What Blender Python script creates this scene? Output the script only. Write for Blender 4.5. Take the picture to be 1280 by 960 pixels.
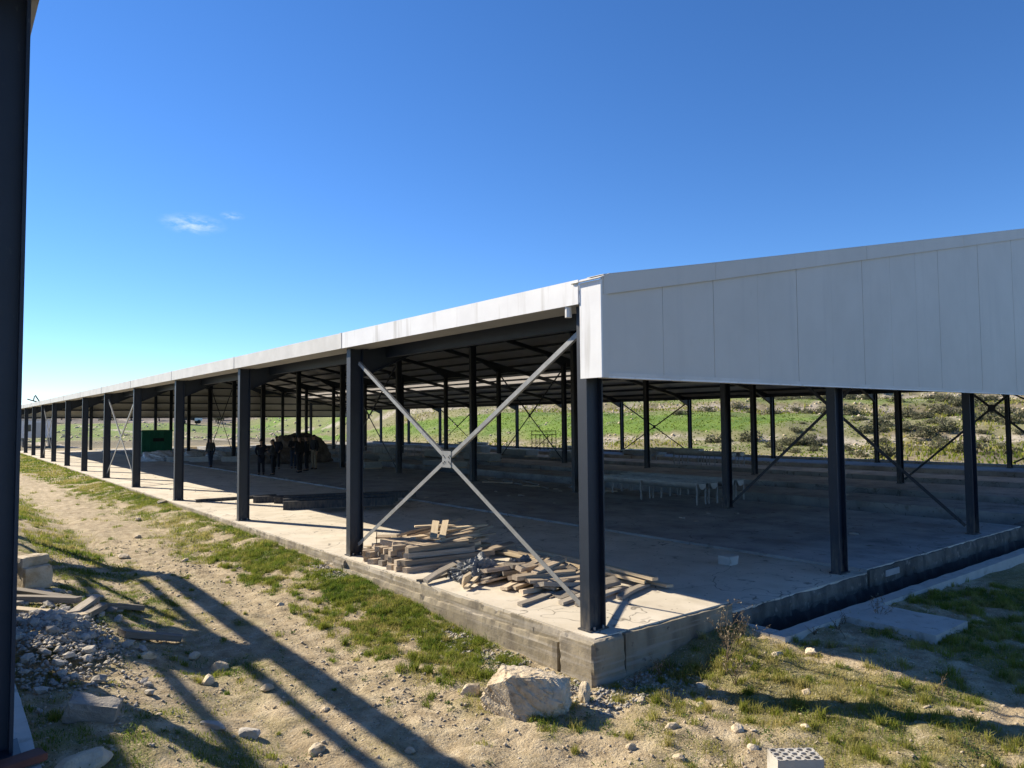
import bpy, bmesh, math, random
import numpy as np
from mathutils import Vector, Matrix

for o in list(bpy.data.objects):
    bpy.data.objects.remove(o, do_unlink=True)
scene = bpy.context.scene
COL = scene.collection
rnd = random.Random(7)
nr = np.random.RandomState(11)

# ------------------------------------------------------------------ camera
YAW, PITCH, ROLL, FPX = 0.671483, 0.049077, -0.008725, 907.46
CAM = Vector((-5.79286, -6.00488, 2.38465))
fw = Vector((math.sin(YAW)*math.cos(PITCH), math.cos(YAW)*math.cos(PITCH), math.sin(PITCH)))
r0 = Vector((math.cos(YAW), -math.sin(YAW), 0)); u0 = r0.cross(fw)
rt = math.cos(ROLL)*r0 + math.sin(ROLL)*u0
up = -math.sin(ROLL)*r0 + math.cos(ROLL)*u0
cd = bpy.data.cameras.new('camera'); cam = bpy.data.objects.new('camera', cd); COL.objects.link(cam)
cd.sensor_width = 36.0; cd.lens = FPX/1280*36.0; cd.clip_end = 3000; cd.clip_start = 0.05
mw = Matrix.Identity(4)
for i in range(3):
    mw[i][0], mw[i][1], mw[i][2], mw[i][3] = rt[i], up[i], -fw[i], CAM[i]
cam.matrix_world = mw
scene.camera = cam

# ------------------------------------------------------------------ sky, sun, exposure
SUN = Vector((-0.61, 1.35, 1.0)).normalized()
EL = math.asin(SUN.z); AZ = math.atan2(SUN.x, SUN.y)
world = bpy.data.worlds.new('World'); scene.world = world; world.use_nodes = True
wn = world.node_tree.nodes; wl = world.node_tree.links
for n in list(wn): wn.remove(n)
wout = wn.new('ShaderNodeOutputWorld'); bg = wn.new('ShaderNodeBackground'); bg.inputs[1].default_value = 0.094
sky = wn.new('ShaderNodeTexSky'); sky.sky_type = 'NISHITA'; sky.sun_disc = False
sky.sun_elevation = EL; sky.sun_rotation = AZ
sky.altitude = 800; sky.air_density = 0.9; sky.dust_density = 0.0; sky.ozone_density = 6.0
tcw = wn.new('ShaderNodeTexCoord')
def cloud(direction, su, sv, amount, prev):
    d0 = Vector(direction).normalized(); e1 = d0.cross(Vector((0, 0, 1))).normalized(); e2 = e1.cross(d0)
    def dot(v, s):
        a = wn.new('ShaderNodeVectorMath'); a.operation = 'DOT_PRODUCT'; a.inputs[1].default_value = v
        wl.new(tcw.outputs['Generated'], a.inputs[0])
        b = wn.new('ShaderNodeMath'); b.operation = 'MULTIPLY'; b.inputs[1].default_value = 1/s; wl.new(a.outputs['Value'], b.inputs[0]); return b
    U, V = dot(e1, su), dot(e2, sv)
    c = wn.new('ShaderNodeCombineXYZ'); wl.new(U.outputs[0], c.inputs[0]); wl.new(V.outputs[0], c.inputs[1])
    ln = wn.new('ShaderNodeVectorMath'); ln.operation = 'LENGTH'; wl.new(c.outputs[0], ln.inputs[0])
    fo = wn.new('ShaderNodeMapRange'); fo.interpolation_type = 'SMOOTHSTEP'
    for i, v in enumerate((0.0, 1.0, 1.0, 0.0)): fo.inputs[1+i].default_value = v
    wl.new(ln.outputs['Value'], fo.inputs[0])
    nz = wn.new('ShaderNodeTexNoise'); nz.inputs['Scale'].default_value = 1.6; nz.inputs['Detail'].default_value = 6; nz.inputs['Roughness'].default_value = 0.65
    wl.new(c.outputs[0], nz.inputs['Vector'])
    rp = wn.new('ShaderNodeMapRange')
    for i, v in enumerate((0.42, 0.72, 0.0, 1.0)): rp.inputs[1+i].default_value = v
    wl.new(nz.outputs[0], rp.inputs[0])
    m1 = wn.new('ShaderNodeMath'); m1.operation = 'MULTIPLY'; wl.new(fo.outputs[0], m1.inputs[0]); wl.new(rp.outputs[0], m1.inputs[1])
    gate = dot(d0, 1.0)
    g2 = wn.new('ShaderNodeMath'); g2.operation = 'GREATER_THAN'; g2.inputs[1].default_value = 0.5; wl.new(gate.outputs[0], g2.inputs[0])
    m2 = wn.new('ShaderNodeMath'); m2.operation = 'MULTIPLY'; wl.new(m1.outputs[0], m2.inputs[0]); wl.new(g2.outputs[0], m2.inputs[1])
    m3 = wn.new('ShaderNodeMath'); m3.operation = 'MULTIPLY'; m3.inputs[1].default_value = amount; wl.new(m2.outputs[0], m3.inputs[0])
    mx = wn.new('ShaderNodeMix'); mx.data_type = 'RGBA'; mx.inputs[7].default_value = (7.5, 7.7, 8.0, 1)
    wl.new(m3.outputs[0], mx.inputs[0]); wl.new(prev, mx.inputs[6]); return mx.outputs[2]
hs = wn.new('ShaderNodeHueSaturation'); hs.inputs['Saturation'].default_value = 1.14; hs.inputs['Hue'].default_value = 0.505; wl.new(sky.outputs[0], hs.inputs['Color'])
skc = cloud((0.243, 0.9386, 0.245), 0.045, 0.016, 0.55, hs.outputs[0])
skc = cloud((0.286, 0.9226, 0.2586), 0.018, 0.007, 0.3, skc)
wl.new(skc, bg.inputs[0]); wl.new(bg.outputs[0], wout.inputs[0])
sl = bpy.data.lights.new('sun', 'SUN'); sl.energy = 5.0; sl.angle = math.radians(0.53); sl.color = (1.0, 0.88, 0.70)
so = bpy.data.objects.new('sun', sl); COL.objects.link(so)
so.rotation_euler = (-SUN).to_track_quat('-Z', 'Y').to_euler(); so.location = (-20, 40, 40)
vs = scene.view_settings; vs.view_transform = 'Standard'; vs.look = 'None'; vs.gamma = 1; vs.use_curve_mapping = False
vs.exposure = 0.93
scene.render.engine = 'CYCLES'

# ------------------------------------------------------------------ materials
def mat(name, cols, scale=3.0, rough=0.8, metal=0.0, bump=0.0, bscale=40.0, big=0.0, bigscale=0.35, stretch=None,
        detail=5.0, spread=(0.3, 0.7), objrand=0.0, objspace=False, spec=0.35, attr=None, extra=None, bdist=0.02):
    m = bpy.data.materials.new(name); m.use_nodes = True
    nt = m.node_tree; N = nt.nodes; L = nt.links
    b = N['Principled BSDF']; b.inputs['Roughness'].default_value = rough; b.inputs['Metallic'].default_value = metal
    b.inputs['Specular IOR Level'].default_value = spec
    if objspace:
        tc = N.new('ShaderNodeTexCoord'); pos = tc.outputs['Object']
    else:
        ge = N.new('ShaderNodeNewGeometry'); pos = ge.outputs['Position']
    raw = pos
    if stretch:
        mp = N.new('ShaderNodeMapping'); mp.inputs['Scale'].default_value = stretch; L.new(pos, mp.inputs[0]); pos = mp.outputs[0]
    nz = N.new('ShaderNodeTexNoise'); nz.inputs['Scale'].default_value = scale; nz.inputs['Detail'].default_value = detail; nz.inputs['Roughness'].default_value = 0.6
    L.new(pos, nz.inputs['Vector'])
    rp = N.new('ShaderNodeValToRGB'); e = rp.color_ramp.elements
    for i, c in enumerate(cols):
        p = spread[0] + (spread[1]-spread[0])*i/max(1, len(cols)-1)
        if i < 2: e[i].position = p; e[i].color = (*c, 1)
        else:
            q = e.new(p); q.color = (*c, 1)
    L.new(nz.outputs[0], rp.inputs[0]); out = rp.outputs[0]
    if big:
        n2 = N.new('ShaderNodeTexNoise'); n2.inputs['Scale'].default_value = bigscale; n2.inputs['Detail'].default_value = 4; L.new(raw, n2.inputs['Vector'])
        mr = N.new('ShaderNodeMapRange')
        for i, v in enumerate((0.3, 0.7, 1-big, 1+big)): mr.inputs[1+i].default_value = v
        L.new(n2.outputs[0], mr.inputs[0])
        vm = N.new('ShaderNodeVectorMath'); vm.operation = 'SCALE'; L.new(out, vm.inputs[0]); L.new(mr.outputs[0], vm.inputs['Scale']); out = vm.outputs[0]
    if objrand:
        oi = N.new('ShaderNodeObjectInfo'); mr = N.new('ShaderNodeMapRange')
        for i, v in enumerate((0, 1, 1-objrand, 1+objrand)): mr.inputs[1+i].default_value = v
        L.new(oi.outputs['Random'], mr.inputs[0])
        vm = N.new('ShaderNodeVectorMath'); vm.operation = 'SCALE'; L.new(out, vm.inputs[0]); L.new(mr.outputs[0], vm.inputs['Scale']); out = vm.outputs[0]
    if attr:                                   # list of (attribute, colour ramp colours, scale)
        for an, acols, asc in attr:
            at = N.new('ShaderNodeAttribute'); at.attribute_name = an
            n3 = N.new('ShaderNodeTexNoise'); n3.inputs['Scale'].default_value = asc; n3.inputs['Detail'].default_value = 5; L.new(raw, n3.inputs['Vector'])
            r3 = N.new('ShaderNodeValToRGB'); e3 = r3.color_ramp.elements
            e3[0].position = 0.32; e3[0].color = (*acols[0], 1); e3[1].position = 0.68; e3[1].color = (*acols[1], 1)
            L.new(n3.outputs[0], r3.inputs[0])
            mx = N.new('ShaderNodeMix'); mx.data_type = 'RGBA'; L.new(at.outputs['Fac'], mx.inputs[0]); L.new(out, mx.inputs[6]); L.new(r3.outputs[0], mx.inputs[7]); out = mx.outputs[2]
    if extra: out = extra(N, L, raw, out)
    L.new(out, b.inputs['Base Color'])
    if bump:
        nb = N.new('ShaderNodeTexNoise'); nb.inputs['Scale'].default_value = bscale; nb.inputs['Detail'].default_value = 6; nb.inputs['Roughness'].default_value = 0.65
        L.new(pos, nb.inputs['Vector'])
        bp = N.new('ShaderNodeBump'); bp.inputs['Strength'].default_value = bump; bp.inputs['Distance'].default_value = bdist
        L.new(nb.outputs[0], bp.inputs['Height']); L.new(bp.outputs[0], b.inputs['Normal'])
    return m

def mixin(N, L, fac, a, col):
    mx = N.new('ShaderNodeMix'); mx.data_type = 'RGBA'; L.new(fac, mx.inputs[0]); L.new(a, mx.inputs[6]); mx.inputs[7].default_value = (*col, 1); return mx.outputs[2]
def noise_mask(N, L, pos, scale, lo, hi, stretch=None, detail=5):
    if stretch:
        mp = N.new('ShaderNodeMapping'); mp.inputs['Scale'].default_value = stretch; L.new(pos, mp.inputs[0]); pos = mp.outputs[0]
    n = N.new('ShaderNodeTexNoise'); n.inputs['Scale'].default_value = scale; n.inputs['Detail'].default_value = detail; L.new(pos, n.inputs['Vector'])
    r = N.new('ShaderNodeMapRange'); r.inputs[1].default_value = lo; r.inputs[2].default_value = hi; L.new(n.outputs[0], r.inputs[0]); return r.outputs[0]
def concrete_stains(N, L, pos, out):
    out = mixin(N, L, noise_mask(N, L, pos, 0.7, 0.57, 0.90, (1, 0.45, 1)), out, (0.22, 0.18, 0.13))
    out = mixin(N, L, noise_mask(N, L, pos, 3.5, 0.62, 0.76), out, (0.16, 0.14, 0.115))
    out = mixin(N, L, noise_mask(N, L, pos, 14, 0.66, 0.72), out, (0.10, 0.09, 0.075))
    vo = N.new('ShaderNodeTexVoronoi'); vo.feature = 'DISTANCE_TO_EDGE'; vo.inputs['Scale'].default_value = 0.42
    n = N.new('ShaderNodeTexNoise'); n.inputs['Scale'].default_value = 2.0; L.new(pos, n.inputs['Vector'])
    va = N.new('ShaderNodeVectorMath'); va.operation = 'ADD'; sc = N.new('ShaderNodeVectorMath'); sc.operation = 'SCALE'; sc.inputs['Scale'].default_value = 0.8
    L.new(n.outputs['Color'], sc.inputs[0]); L.new(pos, va.inputs[0]); L.new(sc.outputs[0], va.inputs[1]); L.new(va.outputs[0], vo.inputs['Vector'])
    r = N.new('ShaderNodeMapRange')
    for i, v in enumerate((0.0, 0.006, 0.8, 0.0)): r.inputs[1+i].default_value = v
    L.new(vo.outputs['Distance'], r.inputs[0])
    return mixin(N, L, r.outputs[0], out, (0.09, 0.08, 0.065))
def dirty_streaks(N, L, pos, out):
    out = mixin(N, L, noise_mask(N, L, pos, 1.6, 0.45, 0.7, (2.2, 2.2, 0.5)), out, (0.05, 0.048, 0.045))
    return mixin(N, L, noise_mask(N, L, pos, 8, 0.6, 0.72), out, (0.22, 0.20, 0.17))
def panel_dirt(N, L, pos, out):
    out = mixin(N, L, noise_mask(N, L, pos, 1.0, 0.56, 0.95, (5, 5, 0.35)), out, (0.48, 0.475, 0.455))
    return mixin(N, L, noise_mask(N, L, pos, 5.0, 0.68, 1.1, (3, 3, 0.5)), out, (0.40, 0.37, 0.32))
def wall_streaks(N, L, pos, out):
    out = mixin(N, L, noise_mask(N, L, pos, 1.6, 0.46, 0.68, (2.2, 2.2, 0.6)), out, (0.15, 0.13, 0.10))
    out = mixin(N, L, noise_mask(N, L, pos, 1.2, 0.5, 0.62, (0.6, 0.6, 16)), out, (0.30, 0.27, 0.22))
    return mixin(N, L, noise_mask(N, L, pos, 9, 0.64, 0.72), out, (0.11, 0.10, 0.085))
def steel_wear(N, L, pos, out):
    sx = N.new('ShaderNodeSeparateXYZ'); L.new(pos, sx.inputs[0])
    r = N.new('ShaderNodeMapRange'); r.inputs[1].default_value = 0.55; r.inputs[2].default_value = -0.05; r.inputs[3].default_value = 0.0; r.inputs[4].default_value = 0.75; L.new(sx.outputs[2], r.inputs[0])
    n = noise_mask(N, L, pos, 6, 0.35, 0.7, (3, 3, 0.8)); m = N.new('ShaderNodeMath'); m.operation = 'MULTIPLY'; L.new(r.outputs[0], m.inputs[0]); L.new(n, m.inputs[1])
    out = mixin(N, L, m.outputs[0], out, (0.16, 0.14, 0.11))
    return mixin(N, L, noise_mask(N, L, pos, 14, 0.68, 0.80, (2, 2, 0.7)), out, (0.06, 0.065, 0.075))
MT = {}
MT['steel'] = mat('navy_painted_steel', [(0.006, 0.013, 0.027), (0.011, 0.020, 0.037)], 2.5, 0.5, 0, 0.05, 60, spec=0.5, extra=steel_wear)
MT['galv'] = mat('galvanised_steel', [(0.22, 0.225, 0.225), (0.32, 0.325, 0.32)], 12, 0.5, 0.35, 0.05, 60)
MT['panel'] = mat('grey_sandwich_panel', [(0.52, 0.51, 0.475), (0.57, 0.56, 0.525)], 1.2, 0.5, 0, 0.03, 3, extra=panel_dirt, bdist=0.05)
MT['white'] = mat('white_sheet_trim', [(0.69, 0.70, 0.71), (0.77, 0.785, 0.79)], 2.0, 0.4, 0, 0.04, 4, extra=lambda N, L, p, o: mixin(N, L, noise_mask(N, L, p, 1.0, 0.55, 0.8, (6, 6, 0.6)), o, (0.45, 0.44, 0.41)), bdist=0.05)
MT['dullwhite'] = mat('dusty_sheet_trim', [(0.50, 0.50, 0.48), (0.62, 0.62, 0.60)], 2.0, 0.5, 0, 0.04, 4, extra=panel_dirt, bdist=0.05)
MT['gutter'] = mat('grey_gutter_sheet', [(0.30, 0.30, 0.30), (0.38, 0.38, 0.37)], 2.0, 0.5)
MT['roof'] = mat('roof_sheet', [(0.36, 0.36, 0.35), (0.44, 0.44, 0.43)], 1.0, 0.5)
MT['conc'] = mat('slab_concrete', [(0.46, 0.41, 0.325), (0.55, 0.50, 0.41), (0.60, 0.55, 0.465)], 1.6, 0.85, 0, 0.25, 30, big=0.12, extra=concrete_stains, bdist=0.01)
MT['floor'] = mat('inner_floor_concrete', [(0.21, 0.21, 0.205), (0.32, 0.32, 0.31), (0.40, 0.40, 0.385)], 1.3, 0.85, 0, 0.3, 20, big=0.25, bigscale=0.25, extra=concrete_stains, bdist=0.01)  # inner floor, mixed from darker greys than the slab concrete
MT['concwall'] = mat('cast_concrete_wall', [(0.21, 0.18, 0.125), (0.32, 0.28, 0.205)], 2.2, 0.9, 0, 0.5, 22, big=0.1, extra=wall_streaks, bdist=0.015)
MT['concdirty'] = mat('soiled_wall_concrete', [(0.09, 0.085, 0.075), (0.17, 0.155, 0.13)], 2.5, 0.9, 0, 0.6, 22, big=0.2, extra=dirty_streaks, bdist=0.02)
MT['concpale'] = mat('pale_concrete', [(0.40, 0.385, 0.35), (0.50, 0.48, 0.44)], 3, 0.9, 0, 0.4, 35, extra=lambda N, L, p, o: mixin(N, L, noise_mask(N, L, p, 7, 0.58, 0.75), o, (0.26, 0.24, 0.2)), bdist=0.01)
MT['bitumen'] = mat('bitumen_coat', [(0.018, 0.020, 0.026), (0.045, 0.047, 0.052)], 3.0, 0.5, 0, 0.4, 25, extra=lambda N, L, p, o: mixin(N, L, noise_mask(N, L, p, 2.5, 0.55, 0.75, (1.5, 1.5, 0.6)), o, (0.12, 0.11, 0.10)), bdist=0.01)
WOODX = (0.6, 14, 14)
MT['wood'] = mat('weathered_timber', [(0.25, 0.195, 0.14), (0.40, 0.325, 0.24), (0.52, 0.44, 0.34)], 4, 0.85, 0, 0.5, 10, stretch=WOODX, objrand=0.35, objspace=True, bdist=0.01)
MT['woodpale'] = mat('pale_timber', [(0.42, 0.335, 0.22), (0.56, 0.47, 0.335)], 4, 0.8, 0, 0.4, 10, stretch=WOODX, objrand=0.2, objspace=True, bdist=0.01)
MT['woodgrey'] = mat('grey_timber', [(0.19, 0.165, 0.135), (0.35, 0.315, 0.265)], 4, 0.9, 0, 0.5, 10, stretch=WOODX, objrand=0.3, objspace=True, bdist=0.01)
MT['lime'] = mat('limestone', [(0.40, 0.32, 0.205), (0.55, 0.465, 0.335), (0.62, 0.55, 0.43)], 5, 0.9, 0, 0.8, 18, extra=lambda N, L, p, o: mixin(N, L, noise_mask(N, L, p, 9, 0.6, 0.72), o, (0.26, 0.20, 0.125)), objrand=0.12, bdist=0.03)
MT['rubble'] = mat('concrete_rubble', [(0.30, 0.28, 0.245), (0.48, 0.45, 0.395)], 8, 0.95, 0, 0.7, 40, objrand=0.25, bdist=0.02)
MT['pebble'] = mat('gravel_mix', [(0.24, 0.19, 0.13), (0.40, 0.34, 0.25), (0.56, 0.50, 0.41)], 26, 0.95, 0, 0.3, 80)
GA = [('grass', ((0.085, 0.098, 0.018), (0.20, 0.19, 0.045)), 7.0), ('meadow', ((0.070, 0.150, 0.010), (0.145, 0.240, 0.022)), 0.5),
      ('scrub', ((0.050, 0.055, 0.028), (0.14, 0.122, 0.078)), 0.8), ('moor', ((0.075, 0.066, 0.062), (0.15, 0.13, 0.118)), 0.4), ('rock', ((0.30, 0.265, 0.215), (0.52, 0.47, 0.40)), 3.0)]
MT['soil'] = mat('dry_soil', [(0.26, 0.20, 0.12), (0.41, 0.33, 0.21), (0.55, 0.465, 0.32)], 5.5, 0.95, 0, 1.0, 28, big=0.14, bigscale=0.5, attr=GA, detail=9,
                 extra=lambda N, L, p, o: mixin(N, L, noise_mask(N, L, p, 55, 0.60, 0.70), mixin(N, L, noise_mask(N, L, p, 38, 0.60, 0.72), o, (0.56, 0.49, 0.37)), (0.10, 0.075, 0.048)), bdist=0.035)
def tint_mat(name, c0, c1, c2, trans=0.25):
    m = bpy.data.materials.new(name); m.use_nodes = True; N = m.node_tree.nodes; L = m.node_tree.links; b = N['Principled BSDF']
    at = N.new('ShaderNodeAttribute'); at.attribute_name = 'tint'
    rp = N.new('ShaderNodeValToRGB'); e = rp.color_ramp.elements; e[0].color = (*c0, 1); e[1].color = (*c2, 1); q = e.new(0.5); q.color = (*c1, 1)
    L.new(at.outputs['Fac'], rp.inputs[0]); L.new(rp.outputs[0], b.inputs['Base Color']); b.inputs['Roughness'].default_value = 0.7; b.inputs['Specular IOR Level'].default_value = 0.2
    tr = N.new('ShaderNodeBsdfTranslucent'); L.new(rp.outputs[0], tr.inputs[0])
    ms = N.new('ShaderNodeMixShader'); ms.inputs[0].default_value = trans; L.new(b.outputs[0], ms.inputs[1]); L.new(tr.outputs[0], ms.inputs[2])
    L.new(ms.outputs[0], N['Material Output'].inputs[0]); return m
MT['grass'] = tint_mat('grass_blades', (0.100, 0.165, 0.022), (0.235, 0.265, 0.040), (0.42, 0.36, 0.14), 0.5)
MT['weed'] = tint_mat('weed_leaves', (0.055, 0.11, 0.024), (0.125, 0.185, 0.038), (0.22, 0.24, 0.075), 0.45)
MT['dry'] = tint_mat('dry_stalks', (0.16, 0.12, 0.075), (0.25, 0.20, 0.13), (0.36, 0.30, 0.21), 0.1)
MT['shrub'] = tint_mat('shrub_leaves', (0.075, 0.085, 0.045), (0.14, 0.145, 0.08), (0.27, 0.25, 0.165), 0.2)
MT['olive'] = tint_mat('olive_leaves', (0.060, 0.075, 0.045), (0.12, 0.13, 0.085), (0.22, 0.22, 0.15), 0.2)
MT['bark'] = mat('bark', [(0.09, 0.07, 0.05), (0.17, 0.14, 0.105)], 9, 0.95, 0, 0.5, 20)
MT['zinc'] = mat('zinc_trough_sheet', [(0.28, 0.29, 0.29), (0.42, 0.43, 0.42)], 5, 0.5, 0.3)
MT['green'] = mat('green_container_paint', [(0.010, 0.115, 0.062), (0.016, 0.15, 0.082)], 2, 0.5)
MT['wrap'] = mat('plastic_wrap', [(0.45, 0.48, 0.50), (0.75, 0.78, 0.80)], 6, 0.35, 0, 0.5, 12, bdist=0.03)
MT['tarp'] = mat('grey_tarpaulin', [(0.10, 0.11, 0.115), (0.25, 0.26, 0.265)], 7, 0.5, 0, 0.6, 18, bdist=0.03)
MT['earth'] = mat('brown_earth', [(0.085, 0.065, 0.052), (0.17, 0.135, 0.108)], 3, 0.95, 0, 0.8, 9, bdist=0.05)
MT['rust'] = mat('rusty_iron', [(0.07, 0.032, 0.02), (0.16, 0.075, 0.045)], 12, 0.85, 0, 0.3, 40)
MT['red'] = mat('red_brown_board', [(0.10, 0.035, 0.025), (0.17, 0.065, 0.045)], 7, 0.8)
MT['black'] = mat('black_rubber', [(0.012, 0.012, 0.013), (0.022, 0.022, 0.022)], 8, 0.8)
MT['whitepaint'] = mat('white_paint', [(0.66, 0.67, 0.68), (0.74, 0.75, 0.75)], 2, 0.45)
MT['skin'] = mat('skin', [(0.30, 0.18, 0.12), (0.36, 0.22, 0.15)], 8, 0.6)
MT['hair'] = mat('dark_hair', [(0.010, 0.008, 0.007), (0.022, 0.017, 0.014)], 30, 0.6)
MT['coat'] = mat('navy_coat', [(0.010, 0.012, 0.022), (0.020, 0.024, 0.036)], 9, 0.85)
MT['jackblk'] = mat('black_jacket', [(0.010, 0.010, 0.012), (0.022, 0.022, 0.025)], 9, 0.8)
MT['jackgrey'] = mat('charcoal_jacket', [(0.030, 0.032, 0.036), (0.055, 0.058, 0.062)], 9, 0.85)
MT['jeans'] = mat('blue_jeans', [(0.022, 0.034, 0.060), (0.045, 0.062, 0.095)], 12, 0.9)
MT['beige'] = mat('beige_trousers', [(0.20, 0.155, 0.105), (0.27, 0.215, 0.15)], 12, 0.9)
MT['trdark'] = mat('dark_trousers', [(0.012, 0.013, 0.017), (0.024, 0.026, 0.032)], 12, 0.9)
MT['hoodie'] = mat('grey_green_jacket', [(0.050, 0.058, 0.055), (0.085, 0.095, 0.09)], 9, 0.9)
MT['skylight'] = bpy.data.materials.new('translucent_roof_sheet'); _m = MT['skylight']; _m.use_nodes = True
_N = _m.node_tree.nodes; _L = _m.node_tree.links
_t = _N.new('ShaderNodeBsdfTranslucent'); _t.inputs[0].default_value = (0.78, 0.74, 0.66, 1); _x = _N.new('ShaderNodeMixShader'); _x.inputs[0].default_value = 0.75
_N['Principled BSDF'].inputs['Base Color'].default_value = (0.7, 0.68, 0.62, 1); _N['Principled BSDF'].inputs['Roughness'].default_value = 0.5
_L.new(_N['Principled BSDF'].outputs[0], _x.inputs[1]); _L.new(_t.outputs[0], _x.inputs[2]); _L.new(_x.outputs[0], _N['Material Output'].inputs[0])
MT['glass'] = mat('dark_window_glass', [(0.02, 0.025, 0.03), (0.03, 0.035, 0.04)], 2, 0.1, spec=0.6)

# ------------------------------------------------------------------ helpers
class MB:
    def __init__(s): s.v = []; s.f = []
    def add(s, vs, fs):
        o = len(s.v); s.v += [tuple(v) for v in vs]; s.f += [tuple(i+o for i in f) for f in fs]; return s
    def box(s, x0, x1, y0, y1, z0, z1):
        return s.add([(x0, y0, z0), (x1, y0, z0), (x1, y1, z0), (x0, y1, z0), (x0, y0, z1), (x1, y0, z1), (x1, y1, z1), (x0, y1, z1)],
                     [(0, 3, 2, 1), (4, 5, 6, 7), (0, 1, 5, 4), (1, 2, 6, 5), (2, 3, 7, 6), (3, 0, 4, 7)])
    def beam(s, p, q, w, h, upv=(0, 0, 1)):
        p = Vector(p); q = Vector(q); d = (q-p).normalized(); u = Vector(upv); sd = d.cross(u)
        if sd.length < 1e-4: sd = d.cross(Vector((1, 0, 0)))
        sd.normalize(); u = sd.cross(d)
        vs = []
        for c in (p, q):
            for a, b in ((-1, -1), (1, -1), (1, 1), (-1, 1)): vs.append(c + sd*a*w/2 + u*b*h/2)
        return s.add(vs, [(0, 1, 2, 3), (7, 6, 5, 4), (0, 4, 5, 1), (1, 5, 6, 2), (2, 6, 7, 3), (3, 7, 4, 0)])
    def tube(s, p, q, r, n=8, r2=None):
        p = Vector(p); q = Vector(q); d = (q-p).normalized(); a = d.orthogonal().normalized(); b = d.cross(a); r2 = r if r2 is None else r2
        vs = [p + (a*math.cos(t)+b*math.sin(t))*r for t in [2*math.pi*i/n for i in range(n)]] + [q + (a*math.cos(t)+b*math.sin(t))*r2 for t in [2*math.pi*i/n for i in range(n)]]
        return s.add(vs, [(i, (i+1) % n, n+(i+1) % n, n+i) for i in range(n)] + [tuple(range(n-1, -1, -1)), tuple(range(n, 2*n))])
    def prism(s, poly, fn0, fn1):              # poly of 2D points mapped by fn0 / fn1 to both ends
        n = len(poly); vs = [fn0(*p) for p in poly] + [fn1(*p) for p in poly]
        return s.add(vs, [(i, (i+1) % n, n+(i+1) % n, n+i) for i in range(n)] + [tuple(range(n-1, -1, -1)), tuple(range(n, 2*n))])
    def mesh(s, name, m, bevel=0.0, smooth=False):
        me = bpy.data.meshes.new(name); me.from_pydata(s.v, [], s.f); me.validate()
        bm = bmesh.new(); bm.from_mesh(me); bmesh.ops.recalc_face_normals(bm, faces=bm.faces)
        if bevel: bmesh.ops.bevel(bm, geom=list(bm.edges), offset=bevel, segments=1, affect='EDGES')
        bm.to_mesh(me); bm.free(); me.materials.append(MT[m])
        if smooth: me.polygons.foreach_set('use_smooth', [True]*len(me.polygons))
        return me
    def build(s, name, m, parent=None, bevel=0.0, smooth=False):
        return link(name, s.mesh(name, m, bevel, smooth), parent)
def link(name, me, parent=None, loc=None, rot=None, scale=None):
    o = bpy.data.objects.new(name, me); COL.objects.link(o)
    if parent: o.parent = parent
    if loc is not None: o.location = loc
    if rot is not None: o.rotation_euler = rot
    if scale is not None: o.scale = scale
    return o
def tag(o, label=None, cat=None, group=None, kind=None):
    if label: o['label'] = label
    if cat: o['category'] = cat
    if group: o['group'] = group
    if kind: o['kind'] = kind
    return o
def empty(name, loc=(0, 0, 0), rz=0.0):
    o = bpy.data.objects.new(name, None); COL.objects.link(o); o.location = loc; o.rotation_euler = (0, 0, rz); o.empty_display_size = 0.3; return o
def npmesh(name, V, F, m, attrs=None, smooth=False):
    me = bpy.data.meshes.new(name); V = np.asarray(V, np.float32); F = np.asarray(F, np.int32); k = F.shape[1]
    me.vertices.add(len(V)); me.vertices.foreach_set('co', V.ravel())
    me.loops.add(F.size); me.loops.foreach_set('vertex_index', F.ravel())
    me.polygons.add(len(F)); me.polygons.foreach_set('loop_start', np.arange(0, F.size, k, dtype=np.int32))
    try: me.polygons.foreach_set('loop_total', np.full(len(F), k, np.int32))
    except Exception: pass
    me.update(calc_edges=True)
    for an, arr in (attrs or {}).items():
        a = me.attributes.new(an, 'FLOAT', 'POINT'); a.data.foreach_set('value', np.asarray(arr, np.float32))
    if smooth: me.polygons.foreach_set('use_smooth', np.ones(len(F), bool))
    me.materials.append(MT[m]); return me
def _h(ix, iy, s):
    n = (ix.astype(np.int64)*374761393 + iy.astype(np.int64)*668265263 + s*974711) & 0x7fffffff
    n = ((n ^ (n >> 13))*1274126177) & 0x7fffffff
    return ((n ^ (n >> 16)) & 0xffff)/65535.0
def vnoise(x, y, s=0):
    x = np.asarray(x, float); y = np.asarray(y, float); ix = np.floor(x); iy = np.floor(y); fx = x-ix; fy = y-iy
    fx = fx*fx*(3-2*fx); fy = fy*fy*(3-2*fy); a = _h(ix, iy, s); b = _h(ix+1, iy, s); c = _h(ix, iy+1, s); d = _h(ix+1, iy+1, s)
    return (a*(1-fx)+b*fx)*(1-fy) + (c*(1-fx)+d*fx)*fy
def fbm(x, y, s=0, o=4):
    t = 0; a = 0.5
    for i in range(o): t = t + a*vnoise(np.asarray(x)*2**i, np.asarray(y)*2**i, s+i*17); a *= 0.5
    return t/(1-0.5**o)
def sm(t): t = np.clip(t, 0, 1); return t*t*(3-2*t)

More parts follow.
